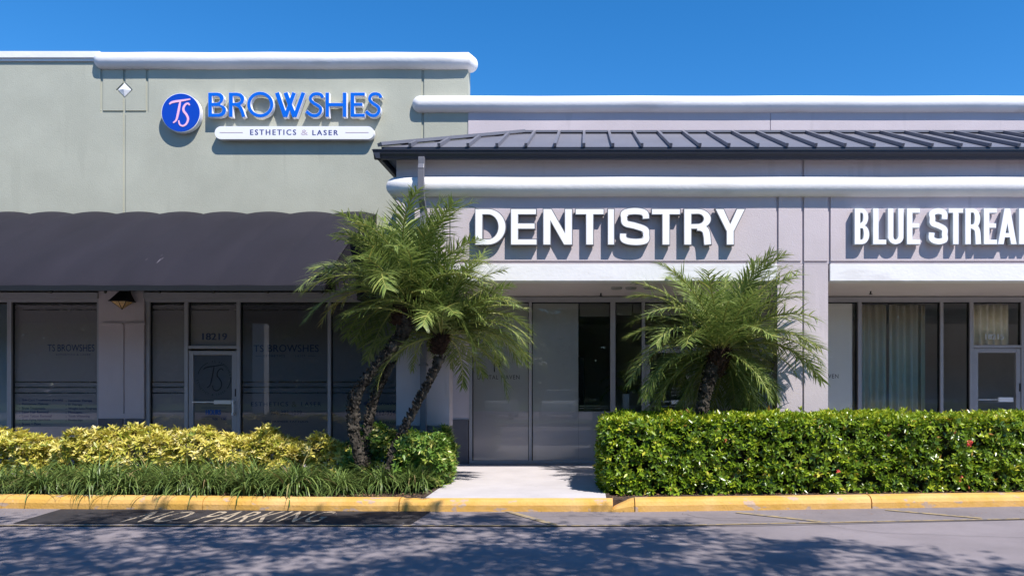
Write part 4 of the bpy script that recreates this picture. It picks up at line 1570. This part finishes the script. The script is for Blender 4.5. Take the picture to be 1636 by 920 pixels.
def foliage(V, T, A, mb, m, root):
    V, T, A, n = with_stems(V, T, A, mb, root.location)
    o = np_mesh('foliage', V, T, m, root, rnd=A)
    o.data.materials.append(M['twig'])
    mi = np.zeros(len(T), dtype=np.int32); mi[n:] = 1
    o.data.polygons.foreach_set('material_index', mi)
    return o


def hedge_core(x0, x1, y0, y1, z0, z1, seed, inset):
    n = [max(3, int((x1 - x0) / .16)), max(3, int((y1 - y0) / .16)), max(3, int((z1 - z0) / .16))]
    import bmesh
    b = bmesh.new()
    bmesh.ops.create_cube(b, size=1)
    bmesh.ops.subdivide_edges(b, edges=b.edges, cuts=7, use_grid_fill=True)
    P = np.array([v.co[:] for v in b.verts])
    P = P * np.array([x1 - x0 - 2 * inset, y1 - y0 - 2 * inset, z1 - z0 - inset]) + np.array([(x0 + x1) / 2, (y0 + y1) / 2, (z0 + z1) / 2 - inset / 2])
    P += bumpy(P, .05, 9, seed)[:, None] * .7
    P[:, 1] += np.maximum(0, P[:, 0] - .6) * .075 * (11.6 - P[:, 1]) / 1.6
    for v_, p in zip(b.verts, P): v_.co = p
    me = bpy.data.meshes.new('dark_core')
    b.to_mesh(me); b.free()
    return me


# clipped hedge on the right
hd = thing('clipped_hedge', 'long clipped glossy green hedge behind the yellow kerb on the right', 'hedge', (3.5, 10.8, .12))
r = np.random.default_rng(5)
hx0, hx1, hy0, hy1, hz0, hz1 = .24, 9.0, 9.98, 11.6, .14, 1.155
P, N = box_surface(11500, hx0, hx1, hy0, hy1, hz0, hz1, r)
P[:, 1] += np.maximum(0, P[:, 0] - .6) * .075 * (11.6 - P[:, 1]) / 1.6
off = bumpy(P, .045, 5, 3) + bumpy(P, .03, 14, 4) - np.abs(r.normal(0, .045, len(P)))
P = P + N * off[:, None]
P = P[(P[:, 2] > .16)] if False else P
N = N[:len(P)]
tone = bumpy(P, 1, 1.3, 8) * .10
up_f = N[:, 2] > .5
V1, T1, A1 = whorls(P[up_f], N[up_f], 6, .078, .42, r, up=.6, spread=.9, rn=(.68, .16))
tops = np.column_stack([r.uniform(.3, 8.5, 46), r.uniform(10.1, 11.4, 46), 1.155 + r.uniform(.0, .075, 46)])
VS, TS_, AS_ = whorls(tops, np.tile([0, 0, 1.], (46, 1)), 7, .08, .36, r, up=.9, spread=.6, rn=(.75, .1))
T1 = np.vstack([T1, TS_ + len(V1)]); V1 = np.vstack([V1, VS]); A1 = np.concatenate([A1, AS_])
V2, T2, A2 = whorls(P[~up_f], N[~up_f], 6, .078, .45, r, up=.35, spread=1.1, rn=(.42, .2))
V = np.vstack([V1, V2]); T = np.vstack([T1, T2 + len(V1)]); A = np.concatenate([A1, A2])
A = np.where(r.uniform(0, 1, len(A) // 5).repeat(5) < .02, r.uniform(.9, 1, len(A) // 5).repeat(5), A * .93)
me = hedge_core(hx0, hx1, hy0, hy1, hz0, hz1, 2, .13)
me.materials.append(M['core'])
o = bpy.data.objects.new('dark_core', me); COL.objects.link(o); o.parent = hd; o.matrix_parent_inverse = Matrix.Translation(hd.location).inverted()  # solid dark block that closes the gaps with painted shade
mb = MB()
rr2 = random.Random(4)
for i in range(70):
    x = rr2.uniform(hx0 + .1, hx1); y = hy0 + rr2.uniform(.12, .3) + max(0, x - .6) * .075
    mb.tube([(x, y, .12), (x + rr2.uniform(-.06, .06), y, .35), (x + rr2.uniform(-.15, .15), y - .05, .7)], [.012, .009, .004], 5)
foliage(V, T, A, mb, M['hedge'], hd)
# red flower heads
for (px, py, n_) in ((1549, 708, 22), (1340, 752, 4), (1534, 764, 4)):
    c0 = Vector(W(px, py, 9.93 + .35 * (px > 1400)))
    P_ = np.array([c0[:]] * n_) + r.normal(0, .018, (n_, 3))
    V, T, A = whorls(P_, np.tile([0, -1, .4], (n_, 1)), 4, .02, .7, r, up=.2, spread=1.2)
    o = np_mesh('flower', V - np.array(hd.location), T, M.setdefault('red', mat('red_petal', (.70, .07, .06), .5, .3)), hd)


def shrub(label, px0, px1, ytop, ybot, Y0, Y1, m, seed, per=7, L=.085, wd=.36, rn=(.6, .2), dens=430, up=.5, name='variegated_shrub', group=None, cat='shrub', holes=0.0):
    r = np.random.default_rng(seed)
    x0, x1 = PX(px0, (Y0 + Y1) / 2), PX(px1, (Y0 + Y1) / 2)
    z1, z0 = PZ(ytop + (11 if m.name == 'variegated_leaf' else 4), Y0 + .2), .14
    root = thing(name, label, cat, ((x0 + x1) / 2, (Y0 + Y1) / 2, .12), group)
    ar = (x1 - x0) * (z1 - z0) * 1.35 + (x1 - x0) * (Y1 - Y0) + 2 * (z1 - z0) * (Y1 - Y0)
    n = int(ar * dens)
    P, N = box_surface(n, x0, x1, Y0, Y1, z0, z1, r)
    # rounded dome: pull ends down
    u = (P[:, 0] - (x0 + x1) / 2) / ((x1 - x0) / 2)
    P[:, 2] -= (np.abs(u) ** 3) * .09 * (P[:, 2] > .5)
    off = bumpy(P, .14, 6, seed) + bumpy(P, .05, 15, seed + 1) - np.abs(r.normal(0, .05, n))
    P = P + N * off[:, None]
    low = P[:, 2] < .5
    keep = ~(low & (r.uniform(0, 1, n) < .45)) & (P[:, 2] > .14)
    # extra inner leaves
    P, N = P[keep], N[keep]
    V, T, A = whorls(P, N, per, L, wd, r, up=up, spread=1.15, rn=rn)
    mb = MB()
    q = random.Random(seed)
    for i in range(int(16 * (x1 - x0) + 6)):
        bx_ = q.uniform(x0 + .1, x1 - .1); by = q.uniform(Y0 + .15, Y1 - .15)
        p = Vector((bx_, by, .12)); pts = [p]
        for s_ in range(3):
            p = p + Vector((q.uniform(-.1, .1), q.uniform(-.1, .06), (z1 - .2) / 3.2)); pts.append(p)
        mb.tube(pts, [.014, .011, .008, .004], 5)
    foliage(V, T, A, mb, m, root)
    return root


gs = 'yellow variegated shrubs along the left bed'
for i, (a, b, yt, lab) in enumerate([(-95, 80, 686, 'yellow variegated shrub at the far left edge below the pale window'),
                                     (70, 152, 692, 'low yellow variegated shrub below the window with the service list'),
                                     (144, 300, 683, 'yellow variegated shrub in front of the lamp pilaster'),
                                     (288, 412, 682, 'fullest yellow variegated shrub below the glass door marked HOURS'),
                                     (400, 486, 686, 'yellow variegated shrub below the ESTHETICS window lettering, left of the gap'),
                                     (502, 566, 687, 'small yellow variegated shrub just left of the thick palm trunk')]):
    shrub(lab, a, b, yt, 740, 10.95 + .05 * (i % 2), 11.62, M['vari'], 40 + i, rn=(.52, .25), dens=470 if i != 1 else 380, group=gs)
shrub('dark green shrub shaded between the two palm trunks', 560, 648, 686, 740, 10.95, 11.6, M['green_leaf'], 60, rn=(.6, .25), dens=470, name='schefflera_shrub')
shrub('tall light green shrub at the walkway corner in front of the pillar base', 640, 716, 690, 770, 10.55, 11.6, M['green_leaf'], 61, rn=(.55, .22), dens=560, name='schefflera_shrub')


# liriope clumps
def clump_mesh(seed, n=230, L=.50, spread=1.0, upr=.0):
    r = np.random.default_rng(seed)
    az = r.uniform(0, 2 * math.pi, n)
    el_ = R(84) - np.abs(r.normal(0, R(24) * spread, n))
    ln = L * r.uniform(.6, 1.15, n)
    dr = r.uniform(.7, 2.3, n) * spread
    wd = r.uniform(.006, .011, n)
    base = np.column_stack([r.normal(0, .06, n), r.normal(0, .06, n), np.zeros(n)])
    ns = 6
    P = base.copy()
    V = np.zeros((n, ns + 1, 2, 3))
    side = np.column_stack([-np.sin(az), np.cos(az), np.zeros(n)])
    e = el_.copy()
    for j in range(ns + 1):
        w_ = wd * (1 - (j / ns) ** 2 * .95)
        V[:, j, 0] = P - side * w_[:, None]; V[:, j, 1] = P + side * w_[:, None]
        P = P + np.column_stack([np.cos(e) * np.cos(az), np.cos(e) * np.sin(az), np.sin(e)]) * (ln / ns)[:, None]
        e = e - dr / ns * (1 + j * .25)
        P[:, 2] = np.maximum(P[:, 2], -.05)
    idx = np.arange(n * (ns + 1) * 2).reshape(n, ns + 1, 2)
    T = np.stack([idx[:, :-1, 0], idx[:, :-1, 1], idx[:, 1:, 1], idx[:, 1:, 0]], axis=-1).reshape(-1, 4)
    rn = np.clip(r.normal(.45, .2, n) + (r.uniform(0, 1, n) < .05) * .5, 0, 1)
    return V.reshape(-1, 3), T, np.repeat(rn, (ns + 1) * 2)


CM = []
for i in range(6):
    V, T, A = clump_mesh(500 + i, n=[260, 220, 300, 240, 280, 200][i], L=[.62, .66, .56, .68, .62, .54][i], spread=[1.1, 1.25, .95, 1.2, 1.1, 1.3][i])
    o = np_mesh('grass_clump', V, T, M['grass'], rnd=A)
    CM.append(o.data); bpy.data.objects.remove(o)
q = random.Random(3)
spots = []
for px in range(-120, 668, 66):
    spots.append((px + q.uniform(-16, 16), 10.14 + q.uniform(-.06, .08), q.uniform(.72, 1.3)))
for px in range(-100, 680, 50):
    spots.append((px + q.uniform(-14, 14), 10.46 + q.uniform(-.06, .1), q.uniform(.9, 1.15)))
for px in range(-80, 640, 62):
    spots.append((px + q.uniform(-14, 14), 10.80 + q.uniform(-.06, .08), q.uniform(.9, 1.15)))
n_ = 0
for px, Y, s in spots:
    X = PX(px, Y)
    if X > -2.28: continue
    if px > 610 and Y < 10.3: continue
    o = bpy.data.objects.new('liriope_clump', CM[n_ % 6]); n_ += 1
    COL.objects.link(o)
    o.location = (X, Y, .115); o.rotation_euler = (0, 0, q.uniform(0, 6.28)); o.scale = (s * 1.08, s, s * q.uniform(.8, 1.05))
    tag(o, 'arching dark green grass-like clump in the planting bed behind the left kerb', 'ground plant', 'liriope clumps in the left bed')


# ------------------------------------------------------------------ trees behind the camera (shade the road, show in the glass)
def oak(label, loc, Rxy, zc, Rz, nl, seed, lsize=.10, group=None, name='shade_tree', clusters=160, edge=False):
    root = thing(name, label, 'tree', loc, group)
    q = random.Random(seed)
    r = np.random.default_rng(seed)
    mb = MB()
    b = Vector(loc)
    c = Vector((loc[0] + (Rxy[2] if len(Rxy) > 2 else 0), loc[1] + (Rxy[3] if len(Rxy) > 3 else 0), loc[2] + zc))
    fork = Vector((b.x + (c.x - b.x) * .3, b.y + (c.y - b.y) * .3, b.z + zc * .42))
    mb.tube([b, b + Vector((.03, 0, .5)), b.lerp(fork, .6), fork], [.30, .24, .2, .19], 12)
    cen = []
    for i in range(clusters):
        a = q.uniform(0, 6.283); u = q.uniform(-1, 1); rr_ = q.random() ** .52
        p = Vector((math.cos(a) * Rxy[0] * rr_ * math.sqrt(1 - u * u * .6), math.sin(a) * Rxy[1] * rr_ * math.sqrt(1 - u * u * .6), u * Rz * rr_)) + c
        cen.append(p)
        if i % 11 == 0:
            if edge and p.y + .526 * p.z > 8.2 - max(0, p.x - .489 * p.z - .3) * .72: continue
            m_ = fork.lerp(p, .5) + Vector((0, 0, .4))
            mb.tube([fork, m_, p], [.09, .05, .012], 6)
    obj('trunk', mb, M['bark'], root, smooth=True)
    C_ = np.array([p[:] for p in cen])
    pick = r.integers(0, clusters, nl)
    rad = r.uniform(.35, .95, clusters)[pick]
    P = C_[pick] + r.normal(0, 1, (nl, 3)) * np.array([.40, .40, .26]) * rad[:, None]
    if edge:  # crown trimmed to set where its shadow ends on the road
        sx_, sy_ = P[:, 0] - .489 * P[:, 2], P[:, 1] + .526 * P[:, 2]
        lim = 9.3 - np.maximum(0, sx_ - .1) * .60 + .28 * np.sin(sx_ * 2.1) + .2 * np.sin(sx_ * 5.3 + 1)
        P = P[sy_ < lim + r.normal(0, .12, nl)]
        nl = len(P)
    f = r.normal(size=(nl, 3)); f[:, 2] = f[:, 2] * .5 - .2
    nn = np.column_stack([r.normal(0, .6, nl), r.normal(0, .6, nl), np.ones(nl)])
    L_ = lsize * r.uniform(.7, 1.3, nl)
    V, T, A = leaves(P, f, nn, L_, L_ * .5, r.uniform(0, 1, nl))
    np_mesh('crown', V - np.array(loc), T, M['oak'], root, rnd=A)
    return root


TREES = True
if TREES:
    oak('broad shade tree standing beside the photographer over the road', (3.6, -3.6, 0), (7.0, 4.6, -2.4, 5.2), 7.9, 1.5, 50000, 9, .12, clusters=330, edge=True)
    oak('wide shade tree to the left of the photographer over the road', (-9.5, -3.4, 0), (5.4, 4.2, 3.0, 5.0), 7.8, 1.6, 36000, 10, .12, clusters=220, edge=True)
    for i, (x, y, s) in enumerate([(-30, -24, 1.1), (-18, -27, 1.0), (-7, -25, 1.15), (5, -28, 1.0), (15, -24, 1.1), (27, -27, 1.2)]):
        oak(['far left', 'second', 'third', 'fourth', 'fifth', 'far right'][i] + ' tree of the row across the car park, seen only in the window reflections', (x, y, 0), (4.6 * s, 3.5 * s), 6.0 * s, 2.8 * s, 7000, 20 + i, .34,
            group='trees across the car park', name='car_park_tree', clusters=70)
struct('grass_island', MB().box(-60, 60, -5.4, -2.2, -.02, .12), M['lawn'])
struct('grass_verge', MB().box(-90, 90, -60, -19, -.02, .12), M['lawn'])
# white square post across the lot that shows as a pale strip in the glass
pt = thing('lot_lamp_post', 'tall white square lamp post across the car park, a pale strip in the dark glass', 'lamp post', (-15.5, -8, 0))
obj('post', MB().box(-15.78, -15.22, -8.28, -7.72, -.01, 9.0), M['white'], pt, bevel=.02)
obj('lamp_head', MB().box(-15.9, -15.1, -8.2, -6.6, 9.0, 9.2), M['white'], pt, bevel=.02)


# parked cars across the lot
def car(label, x, y, col, rot=0, h=1.45, rough=.25):
    root = thing('parked_car', label, 'car', (0, 0, 0), 'cars parked across the lot, seen in the glass')
    m = mat('car_paint', col, rough, .6)
    Lc, Wc = 4.5, 1.8
    st_ = [(-2.25, .35, .62, .72), (-2.1, .28, .80, .80), (-1.2, .22, .92, .88), (-.6, .2, .96, .9), (.9, .2, .98, .9), (1.7, .24, .98, .88), (2.15, .3, .92, .82), (2.25, .38, .8, .76)]
    vs = []
    for yy, zb_, zt_, hw in st_:
        for (sx, zz) in ((-1, zb_), (-1.0, (zb_ + zt_) * .52), (-.93, zt_), (0, zt_ + .02), (.93, zt_), (1.0, (zb_ + zt_) * .52), (1, zb_)):
            vs.append((sx * hw, -yy, zz))
    n = 7
    fs = [(i * n + k, i * n + (k + 1) % n, (i + 1) * n + (k + 1) % n, (i + 1) * n + k) for i in range(len(st_) - 1) for k in range(n)]
    fs += [tuple(range(n)), tuple(range((len(st_) - 1) * n, len(st_) * n))]
    body = mesh_obj('body', vs, fs, m, root, smooth=False, bevel=.03)
    # cabin
    cab = [(-1.25, .93, .80), (-.45, h - .03, .62), (.1, h, .64), (.95, h - .02, .62), (1.85, .97, .76)]
    vs = []
    for yy, zz, hw in cab: vs += [(-hw, -yy, zz), (hw, -yy, zz)]
    vs += [(-.80, 1.25, .90), (.80, 1.25, .90), (.76, -1.85, .9), (-.76, -1.85, .9)]
    mesh_obj('roof', vs[:10], [(2, 3, 5, 4), (4, 5, 7, 6)], m, body, smooth=False)
    gm = M.setdefault('car_glass', mat('car_glass', (.02, .025, .03), .05, .8))
    mesh_obj('windscreen', vs[:10], [(0, 1, 3, 2)], gm, body)
    mesh_obj('rear_window', vs[:10], [(6, 7, 9, 8)], gm, body)
    mesh_obj('side_window', vs[:10], [(0, 2, 4, 6, 8)], gm, body)
    mesh_obj('side_window', vs[:10], [(1, 9, 7, 5, 3)], gm, body)
    for sx in (-1, 1):
        for yy in (1.4, -1.35):
            w0 = MB().tube([(sx * .92, yy, .33), (sx * .70, yy, .33)], .33, 20)
            wh = obj('wheel', w0, M['black'], root)
            obj('rim', MB().tube([(sx * .93, yy, .33), (sx * .90, yy, .33)], .2, 14), M['alu'], wh)
        obj('headlight', MB().box(*sorted((sx * .5, sx * .78)), 2.12, 2.2, .60, .72), M['whitev'], root)
        obj('mirror', MB().box(*sorted((sx * .88, sx * 1.06)), .95, 1.1, .92, 1.05), m, root)
    obj('grille', MB().box(-.42, .42, 2.16, 2.24, .45, .62), M['black'], root)
    obj('bumper', MB().box(-.8, .8, 2.15, 2.29, .28, .42), m, root, bevel=.02)
    root.location = (x, y, -.01); root.rotation_euler = (0, 0, rot)
    return root


car('white parked car reflected in the frosted dental window panes', -1.3, -10, (.7, .7, .7))
car('silver parked car reflected below the dental window logo', -4.4, -10, (.45, .46, .48))
car('pale grey parked car reflected beside the curtained window', 16.0, -9.5, (.6, .61, .63), rot=R(90))
car('dark blue parked car reflected in the door marked 18215', 21.0, -12, (.05, .07, .14))

# potted plant inside
pp_ = thing('potted_plant', 'dark potted palm standing inside behind the narrow dental window', 'plant', (PX(1000, 15.0), 15.0, .16))
x, y = pp_.location.x, 15.0
obj('pot', MB().tube([(x, y, .16), (x, y, .5), (x, y, .52)], [.14, .2, .21], 18), M['shade'], pp_)
obj('stem', MB().tube([(x, y, .45), (x + .03, y, 1.2), (x, y, 1.7)], [.03, .025, .02], 8), M['twig'], pp_)
for i in range(12):
    o = bpy.data.objects.new('frond', FM[2 + i % 6]); COL.objects.link(o); o.parent = pp_
    o.matrix_parent_inverse = Matrix.Translation(pp_.location).inverted()
    o.location = (x, y, 1.35 + .04 * i); o.scale = (.62,) * 3; o.rotation_euler = (0, 0, i * 2.4)

# dense wood beyond the car park, added to hide the sky in the glass
r = np.random.default_rng(77)
nw = 42000
P = np.column_stack([r.uniform(-75, 75, nw), r.uniform(-46, -38, nw), r.uniform(0, 1, nw) ** .8 * 12])
P[:, 2] *= .8 + .12 * np.sin(P[:, 0] * .35) + .08 * np.sin(P[:, 0] * .93 + 1)
f = r.normal(size=(nw, 3)); nn = np.column_stack([r.normal(0, .7, nw), np.ones(nw), r.normal(.6, .5, nw)])
L_ = r.uniform(.7, 1.3, nw)
V, T, A = leaves(P, f, nn, L_, L_ * .7, r.uniform(0, 1, nw))
o = np_mesh('tree_screen', V, T, M['oak'], rnd=A)
o['kind'] = 'stuff'; o['label'] = 'dense belt of trees beyond the car park, added to keep the sky out of the glass'
